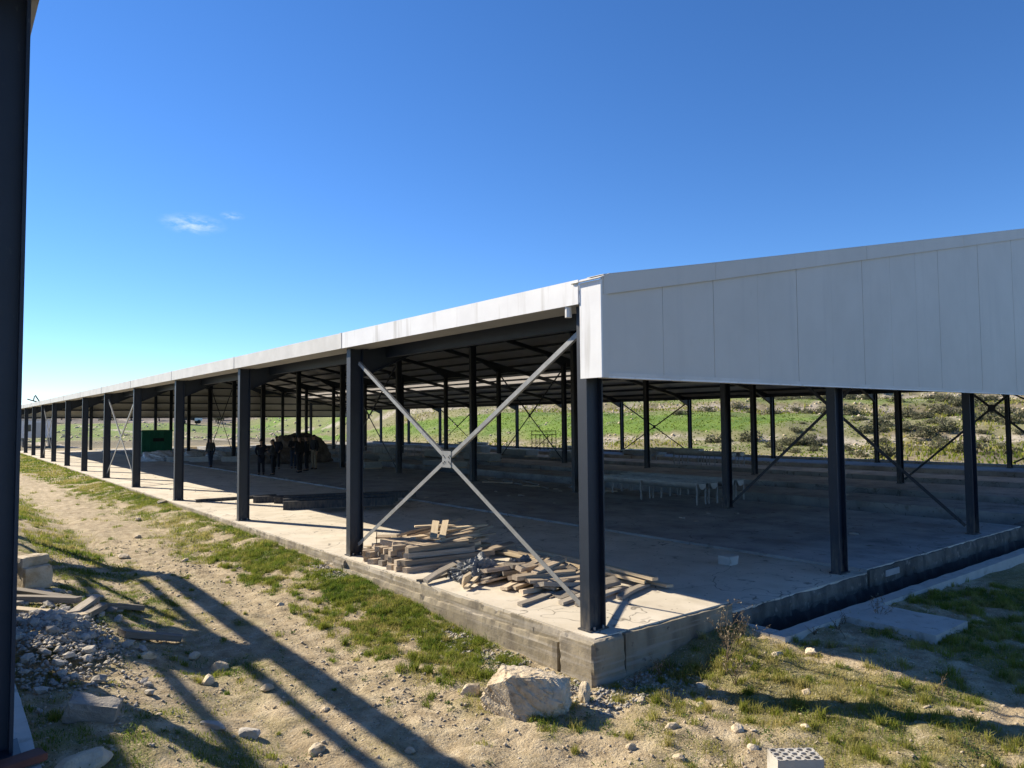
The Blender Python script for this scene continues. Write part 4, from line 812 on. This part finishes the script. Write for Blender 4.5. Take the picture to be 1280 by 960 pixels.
# ------------------------------------------------------------------ people
def skin_obj(name, pts, edges, rad, m, parent, root=0, sub=1):
    me = bpy.data.meshes.new(name); me.from_pydata(pts, edges, []); o = bpy.data.objects.new(name, me); COL.objects.link(o)
    md = o.modifiers.new('s', 'SKIN'); md.use_smooth_shade = True
    sv = me.skin_vertices[0].data
    for i, r_ in enumerate(rad):
        sv[i].radius = (r_ if isinstance(r_, tuple) else (r_, r_)); sv[i].use_root = (i == root)
    if sub:
        ms = o.modifiers.new('d', 'SUBSURF'); ms.levels = sub; ms.render_levels = sub
    dg = bpy.context.evaluated_depsgraph_get(); nm = bpy.data.meshes.new_from_object(o.evaluated_get(dg)); nm.name = name
    bpy.data.objects.remove(o, do_unlink=True); nm.materials.clear(); nm.materials.append(MT[m])
    nm.polygons.foreach_set('use_smooth', [True]*len(nm.polygons))
    return link(name, nm, parent)
def person(x, y, face, label, jacket, trousers, H=1.72, pose='stand', coat=False, lean=0.0, stride=0.0, armL='down', armR='down', shoes='black'):
    k = H/1.72; P = empty('person', (x, y, floorz(x)), face)        # figure looks along local +Y
    hip = Vector((0, 0, 0.92)); ch = Vector((0, 0.02+lean, 1.30)); nk = Vector((0, 0.03+lean*1.3, 1.47)); hd = Vector((0, 0.06+lean*1.5, 1.60))
    legs = {}
    for s in (-1, 1):
        st = stride*s
        legs[s] = [Vector((0.09*s, 0, 0.90)), Vector((0.10*s, 0.03+st*0.5, 0.49)), Vector((0.105*s, st-0.02, 0.09)), Vector((0.12*s, st+0.15, 0.035))]
    def arm(s, mode):
        sh = Vector((0.19*s, 0.02+lean, 1.40))
        if mode == 'down': return [sh, Vector((0.245*s, 0.0+lean, 1.13)), Vector((0.25*s, 0.07+lean, 0.89))]
        if mode == 'fold': return [sh, Vector((0.26*s, 0.02+lean, 1.15)), Vector((0.02*s, 0.22+lean, 1.14))]
        if mode == 'point': return [sh, Vector((0.28*s, 0.12+lean, 1.18)), Vector((0.26*s, 0.36+lean, 1.24))]
        return [sh, Vector((0.27*s, -0.04+lean, 1.14)), Vector((0.17*s, 0.10+lean, 0.97))]        # hand in pocket
    arms = {-1: arm(-1, armL), 1: arm(1, armR)}
    # bare body: one continuous skinned figure with head, hands and five fingers on each
    pts = [hip, Vector((0, 0.01+lean*0.5, 1.10)), ch, nk, hd-Vector((0, 0, 0.05)), hd+Vector((0, 0.0, 0.06))]; rad = [(0.12, 0.09), (0.115, 0.085), (0.14, 0.095), 0.052, (0.066, 0.08), (0.072, 0.088)]; ed = [(0, 1), (1, 2), (2, 3), (3, 4), (4, 5)]
    for s in (-1, 1):
        prev = 0
        for j, v in enumerate(legs[s]):
            pts.append(v); rad.append([0.085, 0.055, 0.042, 0.038][j]); ed.append((prev, len(pts)-1)); prev = len(pts)-1
        prev = 2
        for j, v in enumerate(arms[s]):
            pts.append(v); rad.append([0.055, 0.04, 0.029][j]); ed.append((prev, len(pts)-1)); prev = len(pts)-1
        d = (arms[s][2]-arms[s][1]).normalized(); sd = d.cross(Vector((s, 0.2, 0))).normalized(); palm = arms[s][2]+d*0.07
        pts.append(palm); rad.append((0.034, 0.018)); ed.append((prev, len(pts)-1)); pi_ = len(pts)-1
        for q, (off, ln) in enumerate([(-0.03, 0.06), (-0.011, 0.075), (0.011, 0.07), (0.03, 0.055)]):
            pts.append(palm+sd*off+d*(0.03+ln)+Vector((0, 0.012, 0))); rad.append(0.009); ed.append((pi_, len(pts)-1))
        pts.append(palm-sd*0.05+d*0.02); rad.append(0.011); ed.append((prev, len(pts)-1))
    skin_obj('body', [p*k for p in pts], ed, [tuple(c*k for c in r_) if isinstance(r_, tuple) else r_*k for r_ in rad], 'skin', P)
    f = MB(); f.tube(Vector((0, 0.135+lean*1.5, 1.615))*k, Vector((0, 0.165+lean*1.5, 1.585))*k, 0.014*k, 6, 0.02*k)
    f.build('nose', 'skin', P)
    for s in (-1, 1):
        MB().tube(Vector((0.076*s, 0.05+lean*1.5, 1.585))*k, Vector((0.09*s, 0.045+lean*1.5, 1.64))*k, 0.014*k, 6).build('ear', 'skin', P)
        MB().box((0.03*s-0.012)*k, (0.03*s+0.012)*k, (0.138+lean*1.5)*k, (0.152+lean*1.5)*k, 1.632*k, 1.645*k).build('eye', 'black', P)
    MB().box(-0.025*k, 0.025*k, (0.135+lean*1.5)*k, (0.148+lean*1.5)*k, 1.548*k, 1.556*k).build('mouth', 'red', P)
    hm = lump('hair', 0.093*k, 0.108*k, 0.10*k, int(abs(x*10)) % 50, 'hair', 2, 0.1); link('hair', hm, P, (0, (0.035+lean*1.5)*k, 1.625*k))
    # jacket with sleeves
    jp = [Vector((0, 0.0, 0.80 if not coat else 0.55)), Vector((0, 0, 0.95)), Vector((0, 0.01+lean*0.5, 1.12)), ch+Vector((0, 0, 0.02)), nk-Vector((0, 0, 0.05))]; jr = [(0.165, 0.115) if not coat else (0.20, 0.15), (0.165, 0.12), (0.16, 0.115), (0.175, 0.12), (0.085, 0.075)]; je = [(0, 1), (1, 2), (2, 3), (3, 4)]
    for s in (-1, 1):
        prev = 3
        for j, v in enumerate(arms[s]):
            jp.append(v); jr.append([0.075, 0.056, 0.043][j]); je.append((prev, len(jp)-1)); prev = len(jp)-1
    skin_obj('jacket', [p*k for p in jp], je, [tuple(c*k for c in r_) if isinstance(r_, tuple) else r_*k for r_ in jr], jacket, P, 2)
    tp = [Vector((0, 0, 0.95))]; tr_ = [(0.145, 0.105)]; te = []
    for s in (-1, 1):
        prev = 0
        for j, v in enumerate(legs[s][:3]):
            tp.append(v); tr_.append([0.098, 0.072, 0.062][j]); te.append((prev, len(tp)-1)); prev = len(tp)-1
    skin_obj('trousers', [p*k for p in tp], te, [tuple(c*k for c in r_) if isinstance(r_, tuple) else r_*k for r_ in tr_], trousers, P)
    for s in (-1, 1):
        a, c = legs[s][2], legs[s][3]
        skin_obj('shoe', [Vector((a.x, a.y-0.05, 0.05))*k, Vector((a.x, a.y+0.06, 0.055))*k, Vector((c.x, c.y, 0.042))*k], [(0, 1), (1, 2)], [(0.045*k, 0.05*k), (0.048*k, 0.052*k), (0.042*k, 0.036*k)], shoes, P)
    return tag(P, label, 'person', 'people standing inside the shed')
person(6.10, 27.7, -0.15, 'person in a long dark coat, back turned, leftmost of the group', 'coat', 'trdark', 1.66, coat=True, armL='pocket', armR='fold')
person(6.50, 27.25, 1.0, 'person in dark clothes facing the long-coated one, arms raised forward', 'jackgrey', 'trdark', 1.64, armL='fold', armR='point')
person(8.15, 31.2, 2.6, 'person in a dark jacket and trousers standing behind the front pair', 'coat', 'trdark', 1.72, armL='pocket', armR='pocket')
person(9.0, 31.1, 2.9, 'person with legs apart seen before the earth heap', 'jackblk', 'jeans', 1.72, stride=0.10, armL='fold', armR='fold')
person(8.05, 27.95, 0.3, 'person in black, largest of the right-hand cluster, back turned', 'jackblk', 'trdark', 1.78, stride=0.05, armL='pocket', armR='down')
person(8.75, 28.75, 0.9, 'person in black half hidden behind the largest one', 'coat', 'trdark', 1.76, armL='down', armR='fold')
person(9.55, 29.7, 1.9, 'person in dark jacket and beige trousers at right of the group', 'jackblk', 'beige', 1.78, armL='down', armR='pocket')
person(6.05, 35.4, 0.2, 'person in grey-green jacket and jeans standing apart by concrete beams', 'hoodie', 'jeans', 1.62, stride=0.14, armL='down', armR='down')

# ------------------------------------------------------------------ vegetation
def blades(P, hgt, wid, lean, tint):
    n = len(P); a = nr.uniform(0, 2*np.pi, n); l = nr.uniform(0, 2*np.pi, n); sx = np.cos(a)*wid/2; sy = np.sin(a)*wid/2
    lx = np.cos(l)*lean*hgt; ly = np.sin(l)*lean*hgt
    V = np.empty((n, 5, 3)); V[:, 0] = P+np.stack([-sx, -sy, 0*sx], 1); V[:, 1] = P+np.stack([sx, sy, 0*sx], 1)
    mid = P+np.stack([lx*0.35, ly*0.35, hgt*0.6], 1); V[:, 2] = mid+np.stack([sx*0.7, sy*0.7, 0*sx], 1); V[:, 3] = mid-np.stack([sx*0.7, sy*0.7, 0*sx], 1); V[:, 4] = P+np.stack([lx, ly, hgt*(1-0.3*lean)], 1)
    b = np.arange(n)[:, None]*5
    T = np.concatenate([b+[0, 1, 2], b+[0, 2, 3], b+[3, 2, 4]], 0)
    return V.reshape(-1, 3), T, np.repeat(tint, 5)
def scatter(n, x0, x1, y0, y1, mask, thr=0.0):
    x = nr.uniform(x0, x1, n); y = nr.uniform(y0, y1, n); m = mask(x, y); k = nr.uniform(thr, 1, n) < m
    return x[k], y[k], m[k]
def inyard(x, y): return ~((x > -0.24) & (y > -0.38)) & ~((x > 2.5) & (y > -1.0)) & ~((x > 4.05) & (x < 5.15) & (y > -2.1)) & ~(x < -5.3)
parts = []
for n, box, hs, ws in ((150000, (-5.3, 0.0, -1.5, 9.0), (0.02, 0.075), (0.004, 0.008)), (110000, (-4.3, 0.0, 8.0, 30), (0.05, 0.14), (0.008, 0.016)), (120000, (-1.6, 8.0, -4.2, 0.0), (0.02, 0.08), (0.004, 0.008)), (50000, (-5, 0, 30, 72), (0.06, 0.16), (0.02, 0.04)), (90000, (-1.7, -0.15, 0.6, 7.5), (0.03, 0.11), (0.004, 0.009))):
    x, y, m = scatter(n, *box, grassmask, 0.15); k = inyard(x, y); x, y, m = x[k], y[k], m[k]
    z = gheight(x, y, False)-0.005; cl = fbm(x*5, y*5, 77, 3)
    h = nr.uniform(hs[0], hs[1], len(x))*(0.4+0.5*m)*(0.2+1.3*cl**1.5*1.6)*0.8; w = nr.uniform(ws[0], ws[1], len(x))
    dry = fbm(x*1.1, y*1.1, 55, 3); south = sm((0.2-y)/1.0)*sm((x+1.2)/0.8)
    tint = np.clip(0.38+2.0*(dry-0.45)+0.9*(fbm(x*4, y*4, 57, 3)-0.5)+0.28*south*(x < 3.5)+nr.uniform(-0.25, 0.25, len(x)) - 0.12*sm((x+1.3)/0.6)*(y > 0.5), 0, 1)
    parts.append(blades(np.stack([x, y, z], 1), h, w, nr.uniform(0.1, 0.9, len(x)), tint))
for n, box, bl, hs, rad, dr in ((420, (-1.7, -0.2, 0.4, 9), 90, (0.06, 0.15), 0.07, 0.30), (260, (-5.2, -0.8, -1.5, 10), 60, (0.04, 0.09), 0.06, 0.40), (520, (-1.4, 8.0, -4.2, -0.4), 70, (0.05, 0.16), 0.07, 0.62), (200, (-4, -0.2, 9, 26), 60, (0.06, 0.14), 0.10, 0.40)):
    x, y, m = scatter(n*2, *box, lambda a, c: np.clip(grassmask(a, c)+0.12, 0, 1)); k = inyard(x, y); x, y = x[k], y[k]
    pid = np.repeat(np.arange(len(x)), bl); rr = nr.uniform(0.4, 1.4, len(x))[pid]*rad; X = x[pid]+nr.normal(0, 1, len(pid))*rr*0.55; Y = y[pid]+nr.normal(0, 1, len(pid))*rr*0.55
    kk = inyard(X, Y); pid, X, Y = pid[kk], X[kk], Y[kk]
    hh0 = nr.uniform(hs[0], hs[1], len(x))[pid]*nr.uniform(0.4, 1, len(pid)); tn = np.clip(nr.normal(dr, 0.2, len(x))[pid]+nr.uniform(-.2, .2, len(pid)), 0, 1)
    parts.append(blades(np.stack([X, Y, gheight(X, Y, False)-0.01], 1), hh0, nr.uniform(0.004, 0.008, len(pid)), nr.uniform(0.1, 1.0, len(pid)), tn))
V = []; T = []; TI = []; o_ = 0
for v, t, ti in parts: V.append(v); T.append(t+o_); TI.append(ti); o_ += len(v)
tag(link('grass', npmesh('grass', np.concatenate(V), np.concatenate(T), 'grass', {'tint': np.concatenate(TI)})), 'short green and yellowing grass in patches over the yard', 'grass', None, 'stuff')
# low broad-leaved weeds along the slab edge and around the yard
def leafy(x, y, z, r, nleaf, hl, tint0):
    """rosettes: many diamond leaves round each plant centre"""
    n = len(x); pid = np.repeat(np.arange(n), nleaf); N_ = len(pid)
    a = nr.uniform(0, 2*np.pi, N_); el = nr.uniform(0.05, 1.25, N_); rr = r[pid]*nr.uniform(0.15, 1, N_); L = hl[pid]*nr.uniform(0.5, 1.1, N_); wd = L*nr.uniform(0.3, 0.55, N_)
    c = np.stack([x[pid]+np.cos(a)*rr*np.cos(el), y[pid]+np.sin(a)*rr*np.cos(el), z[pid]+rr*np.sin(el)*0.9], 1)
    b_ = a+nr.uniform(-0.8, 0.8, N_); e2 = nr.uniform(-0.5, 0.9, N_)
    d = np.stack([np.cos(b_)*np.cos(e2), np.sin(b_)*np.cos(e2), np.sin(e2)], 1); s = np.stack([-np.sin(b_), np.cos(b_), nr.uniform(-0.4, 0.4, N_)], 1)
    Vv = np.stack([c-d*L[:, None]/2, c+s*wd[:, None]/2, c+d*L[:, None]/2, c-s*wd[:, None]/2], 1).reshape(-1, 3)
    return Vv, (np.arange(N_)[:, None]*4+[0, 1, 2, 3]), np.repeat(np.clip(tint0[pid]+nr.uniform(-0.3, 0.3, N_), 0, 1), 4)
wx, wy, wm_ = scatter(1500, -1.5, -0.22, 0.9, 22, lambda x, y: grassmask(x, y)*np.where(x > -0.75, 0.95, 0.35)); 
wx2, wy2, _ = scatter(1500, -1.2, 8.0, -4.0, -0.4, lambda x, y: grassmask(x, y)*0.7); k = inyard(wx2, wy2); wx2, wy2 = wx2[k], wy2[k]
wx3, wy3, _ = scatter(1600, -5.0, 0.5, -3.0, 12, lambda x, y: 0.15+0.5*grassmask(x, y)); wx = np.concatenate([wx, wx2, wx3]); wy = np.concatenate([wy, wy2, wy3])
kk = inyard(wx, wy); wx, wy = wx[kk], wy[kk]
V_, F_, T_ = leafy(wx, wy, gheight(wx, wy, False), nr.uniform(0.04, 0.15, len(wx)), 44, nr.uniform(0.014, 0.034, len(wx)), nr.uniform(0.1, 0.6, len(wx)))
tag(link('weeds', npmesh('weeds', V_, F_, 'weed', {'tint': T_})), 'low leafy green weeds crowding along the slab edge', 'weeds', None, 'stuff')
# gravel
def tiny_stones(n, x, y, s, m, name, seed):
    base = np.array([(1, 0, 0), (-1, 0, 0), (0, 1, 0), (0, -1, 0), (0, 0, 1), (0, 0, -1)], float); tri = np.array([(0, 2, 4), (2, 1, 4), (1, 3, 4), (3, 0, 4), (2, 0, 5), (1, 2, 5), (3, 1, 5), (0, 3, 5)])
    n = len(x); jit = nr.uniform(0.55, 1.25, (n, 6, 1)); rot = nr.uniform(0, 2*np.pi, n); Vv = base[None]*jit*s[:, None, None]; Vv[:, :, 2] *= 0.65; Vv[:, :, :2] += nr.uniform(-0.4, 0.4, (n, 6, 2))*s[:, None, None]
    c, s_ = np.cos(rot)[:, None], np.sin(rot)[:, None]; X = Vv[:, :, 0]*c-Vv[:, :, 1]*s_; Y = Vv[:, :, 0]*s_+Vv[:, :, 1]*c
    Vv[:, :, 0] = X+x[:, None]; Vv[:, :, 1] = Y+y[:, None]; Vv[:, :, 2] += gheight(x, y)[:, None]+s[:, None]*0.15
    return Vv.reshape(-1, 3), (np.arange(n)[:, None, None]*6+tri[None]).reshape(-1, 3)
px_, py_, _ = scatter(75000, -5.3, 7, -4.2, 12, lambda x, y: np.clip(1.0-0.75*grassmask(x, y), 0, 1)*np.clip(0.25+2.2*(fbm(x*1.5, y*1.5, 91, 3)-0.35), 0.05, 1)); kk = inyard(px_, py_); px_, py_ = px_[kk], py_[kk]
s_ = np.minimum(0.030, 0.0038*nr.uniform(0.08, 1, len(px_))**-0.9)
V1, T1 = tiny_stones(0, px_, py_, s_, '', '', 0)
tag(link('gravel', npmesh('gravel', V1, T1, 'pebble')), 'loose gravel and small stones strewn over the soil', 'gravel', None, 'stuff')
# rubble spill at the concrete foot (finer stones)
qx = np.concatenate([nr.uniform(-0.75, -0.22, 700), nr.normal(-4.7, 0.32, 2600), nr.uniform(-0.6, 0.9, 500), nr.normal(-0.42, 0.15, 350)]); qy = np.concatenate([nr.uniform(-0.35, 2.3, 700), nr.normal(3.4, 0.75, 2600), nr.uniform(-0.9, -0.38, 500), nr.normal(5.9, 0.35, 350)])
kk = inyard(qx, qy); qx, qy = qx[kk], qy[kk]; qs = nr.uniform(0.008, 0.035, len(qx))
V1, T1 = tiny_stones(0, qx, qy, qs, '', '', 0)
hz = 0.26*np.exp(-((qx+4.85)/0.5)**2-((qy-3.4)/0.9)**2); V1[:, 2] += np.repeat(hz, 6)
tag(link('crushed_rubble', npmesh('crushed_rubble', V1, T1, 'rubble')), 'crushed concrete bits spilled along plinth and slab foot', 'rubble', None, 'stuff')
# dry weeds standing by the drain end
def dry_weed(x, y, h, n, seed, label, m='dry', name='dry_weed', leaves=True):
    r = random.Random(seed); t = empty(name, (x, y, gz(x, y)-0.01)); sV = []; sT = []; mb = MB()
    for k in range(n):
        p = Vector((r.uniform(-.02, .02), r.uniform(-.02, .02), 0)); d = Vector((r.gauss(0, .28), r.gauss(0, .28), 1)).normalized(); seg = h/5*r.uniform(0.6, 1.1)
        for j in range(5):
            q = p+d*seg; mb.tube(p, q, 0.0045*(1-j*0.15), 4, 0.0045*(1-(j+1)*0.15)); p = q; d = (d+Vector((r.gauss(0, .22), r.gauss(0, .22), r.gauss(0, .05)))).normalized()
            if j > 0:
                for _ in range(2):
                    e = (d+Vector((r.gauss(0, .8), r.gauss(0, .8), 0.2))).normalized(); q2 = p+e*seg*r.uniform(.4, 1); mb.tube(p, q2, 0.0028, 3, 0.001); sV.append(q2)
    mb.build('stem', m, t)
    if leaves and sV and h > 0.25:
        A = np.array([v[:] for v in sV for _ in range(5)])+nr.normal(0, 0.012, (len(sV)*5, 3)); V2, T2, I2 = blades(A, nr.uniform(0.01, 0.028, len(A)), nr.uniform(0.006, 0.016, len(A)), nr.uniform(0.2, 1.2, len(A)), nr.uniform(0, 1, len(A)))
        tag(link('seed_heads', npmesh('seed_heads', V2, T2, 'dry', {'tint': I2}), t), kind='stuff')
    return tag(t, label, 'weed')
dry_weed(1.30, -0.95, 0.62, 7, 1, 'tall bushy dry weed in front of the drain end')
dry_weed(1.62, -0.72, 0.55, 4, 2, 'dry weed leaning over the pale corner of the drain kerb')
dry_weed(1.02, -1.25, 0.36, 6, 3, 'low dark dry weed at the edge of the long shadow')
dry_weed(3.05, -1.42, 0.36, 1, 4, 'single pale bent stalk standing in front of the landing', leaves=False)
dry_weed(4.25, -1.30, 0.32, 4, 5, 'spindly weed growing against the pale concrete landing')
dry_weed(2.15, -2.85, 0.2, 6, 6, 'low tufted weed on the sandy soil at lower right')
dry_weed(0.55, -0.62, 0.3, 5, 7, 'small dry weed below the shaded slab wall')
for k, (x, y) in enumerate([(3.4, -1.15), (3.7, -1.05), (2.9, -1.1), (0.2, -0.55), (0.75, -0.55), (2.1, -0.62)]):
    dry_weed(x, y, 0.18, 7, 20+k, 'small scrubby weed rooted along the foot of the wall', name='wall_weed')['group'] = 'weeds along the wall foot'
# shrubs and olive trees on the slope beyond
def crown(seed, n, sx, sy, sz, leaf, lobes=7):
    r = np.random.RandomState(seed); C = r.normal(0, 1, (lobes, 3)); C /= np.linalg.norm(C, axis=1)[:, None]; C *= r.uniform(0.35, 0.75, (lobes, 1)); C[:, 2] = np.abs(C[:, 2])
    li = r.randint(0, lobes, n); d = r.normal(0, 1, (n, 3)); d /= np.linalg.norm(d, axis=1)[:, None]; p = C[li]+d*(r.uniform(0.2, 1, (n, 1))**0.5)*r.uniform(0.25, 0.5, (lobes, 1))[li]
    p[:, 2] = np.abs(p[:, 2]); p *= [sx, sy, sz]
    a = r.normal(0, 1, (n, 3)); a /= np.linalg.norm(a, axis=1)[:, None]; b_ = np.cross(a, r.normal(0, 1, (n, 3))); b_ /= np.linalg.norm(b_, axis=1)[:, None]; L = leaf*r.uniform(0.5, 1.3, (n, 1))
    Vv = np.stack([p-a*L, p+b_*L*0.5, p+a*L, p-b_*L*0.5], 1).reshape(-1, 3); ti = np.clip(0.35+0.3*(p[:, 2]/sz)+r.normal(0, 0.22, n)+0.2*(li % 3-1), 0, 1)
    return Vv, np.arange(n)[:, None]*4+[0, 1, 2, 3], np.repeat(ti, 4)
shr = []
for k in range(6):
    v, f, t = crown(300+k, 620, 1.0, 1.0, 0.95, 0.085); shr.append(npmesh('foliage', v, f, 'shrub', {'tint': t}))
    sm_ = MB(); r = random.Random(k)
    for j in range(7): sm_.tube((0, 0, -0.1), (r.uniform(-.5, .5), r.uniform(-.5, .5), r.uniform(.4, .8)), 0.03, 5, 0.01)
    shr[-1] = (shr[-1], sm_.mesh('stem', 'bark'))
olv = []
for k in range(4):
    v, f, t = crown(400+k, 1300, 1.5, 1.5, 1.5, 0.10, 10); v[:, 2] += 0.75; olv.append(npmesh('crown', v, f, 'olive', {'tint': t}))
    sm_ = MB(); r = random.Random(50+k); sm_.tube((0, 0, -0.2), (0.06, 0.03, 0.8), 0.16, 8, 0.11)
    for j in range(6): sm_.tube((0.06, 0.03, 0.75), (r.uniform(-.9, .9), r.uniform(-.9, .9), r.uniform(1.3, 2.0)), 0.07, 6, 0.02)
    olv[-1] = (olv[-1], sm_.mesh('trunk', 'bark'))
sr = random.Random(77)
def on_view(x, y):
    v = Vector((x, y, gz(x, y)))-CAM; D = v.dot(fw); return 640+FPX*v.dot(rt)/D, 480-FPX*v.dot(up)/D
def plant(kind, x, y, s, label, group):
    me, st = (shr if kind == 'shrub' else olv)[sr.randrange(6 if kind == 'shrub' else 4)]
    t = empty('shrub' if kind == 'shrub' else 'olive_tree', (x, y, gz(x, y)-0.04), sr.uniform(0, 6)); link('foliage' if kind == 'shrub' else 'crown', me, t, None, None, (s, s, s*sr.uniform(0.7, 1.0))); link('stem' if kind == 'shrub' else 'trunk', st, t, None, None, (s, s, s*0.9))
    return tag(t, label, 'shrub' if kind == 'shrub' else 'tree', group)
plant('shrub', 42.0, 28.6, 1.25, 'round grey shrub just outside the shed, left of the far trough', None)
plant('shrub', 43.5, 26.6, 1.35, 'rounded grey-green shrub just outside the shed, right of its twin', None)
cnt = 0
while cnt < 210:
    x = sr.uniform(37, 82); y = sr.uniform(-1, 40); u_, w_ = on_view(x, y)
    if not (735 < u_ < 1290) or (u_ < 960 and x < 50) : continue
    if float(meadowmask(np.array([x]), np.array([y]))[0]) > 0.75 and sr.random() < 0.8: continue
    s = sr.choice([0.3, 0.4, 0.5, 0.6, 0.8, 1.0, 1.2]); plant('shrub', x, y, s, '%s grey-green wild shrub on the %s slope, seen %s' % ('small' if s < 0.55 else 'large' if s > 0.9 else 'middling', 'near lower' if x < 50 else 'upper' if x > 66 else 'middle', 'left of the gable post' if u_ < 900 else 'beside the first gable post' if u_ < 1090 else 'by the second gable post' if u_ < 1210 else 'at the right edge'), 'wild shrubs on the slope'); cnt += 1
cnt = 0
while cnt < 26:
    x = sr.uniform(80, 106); y = sr.uniform(4, 62); u_, w_ = on_view(x, y)
    if not (780 < u_ < 1300): continue
    plant('olive', x, y, sr.uniform(0.85, 1.35), 'grey olive tree on the upper terrace seen under the gable', 'olive trees on the upper terrace'); cnt += 1
for k in range(34):
    x = sr.uniform(-2, 60); y = sr.uniform(124, 165); plant('olive', x, y, sr.uniform(0.8, 1.3), 'distant dark tree at the far edge of the fields', 'distant trees beyond the fields')
# ground cover on the slope and the far meadow
xs_, ys_, m_ = scatter(60000, 33.8, 105, -4, 80, lambda x, y: np.clip(1.1-0.012*(x-34), 0.15, 1)); md = meadowmask(xs_, ys_)
hh = np.where(md > 0.45, nr.uniform(0.06, 0.16, len(xs_)), nr.uniform(0.12, 0.42, len(xs_))*(0.4+fbm(xs_*0.5, ys_*0.5, 66, 3)))
V2, T2, I2 = blades(np.stack([xs_, ys_, gheight(xs_, ys_, False)-0.02], 1), hh, nr.uniform(0.06, 0.16, len(xs_)), nr.uniform(0.2, 0.9, len(xs_)), np.clip(np.where(md > 0.45, 0.15, 0.50)+nr.uniform(-.3, .3, len(xs_))+0.9*(fbm(xs_*0.25, ys_*0.25, 68, 3)-0.5), 0, 1))
tag(link('meadow_cover', npmesh('meadow_cover', V2, T2, 'grass', {'tint': I2})), 'rough grass and ground cover on the slope behind the shed', 'grass', None, 'stuff')
xs_, ys_, m_ = scatter(9000, 34, 100, 0, 85, lambda x, y: sm((fbm(x*0.35, y*0.5, 43)-0.55)/0.1)*0.5+((np.mod(x+0.35*y, 19) > 14.2) & (np.mod(x+0.35*y, 19) < 16.8))*0.7)
V1, T1 = tiny_stones(0, xs_, ys_, nr.uniform(0.06, 0.20, len(xs_)), '', '', 0)
tag(link('terrace_stones', npmesh('terrace_stones', V1, T1, 'lime')), 'pale stones of the low terraces on the slope', 'stones', None, 'stuff')

xs_ = nr.uniform(-2, 50, 900); ys_ = nr.uniform(86, 128, 900)
V1, T1 = tiny_stones(0, xs_, ys_, nr.uniform(0.08, 0.42, 900)**1.3, '', '', 0)
tag(link('field_stones', npmesh('field_stones', V1, T1, 'lime')), 'pale stones dotting the green field beyond the far end', 'stones', None, 'stuff')
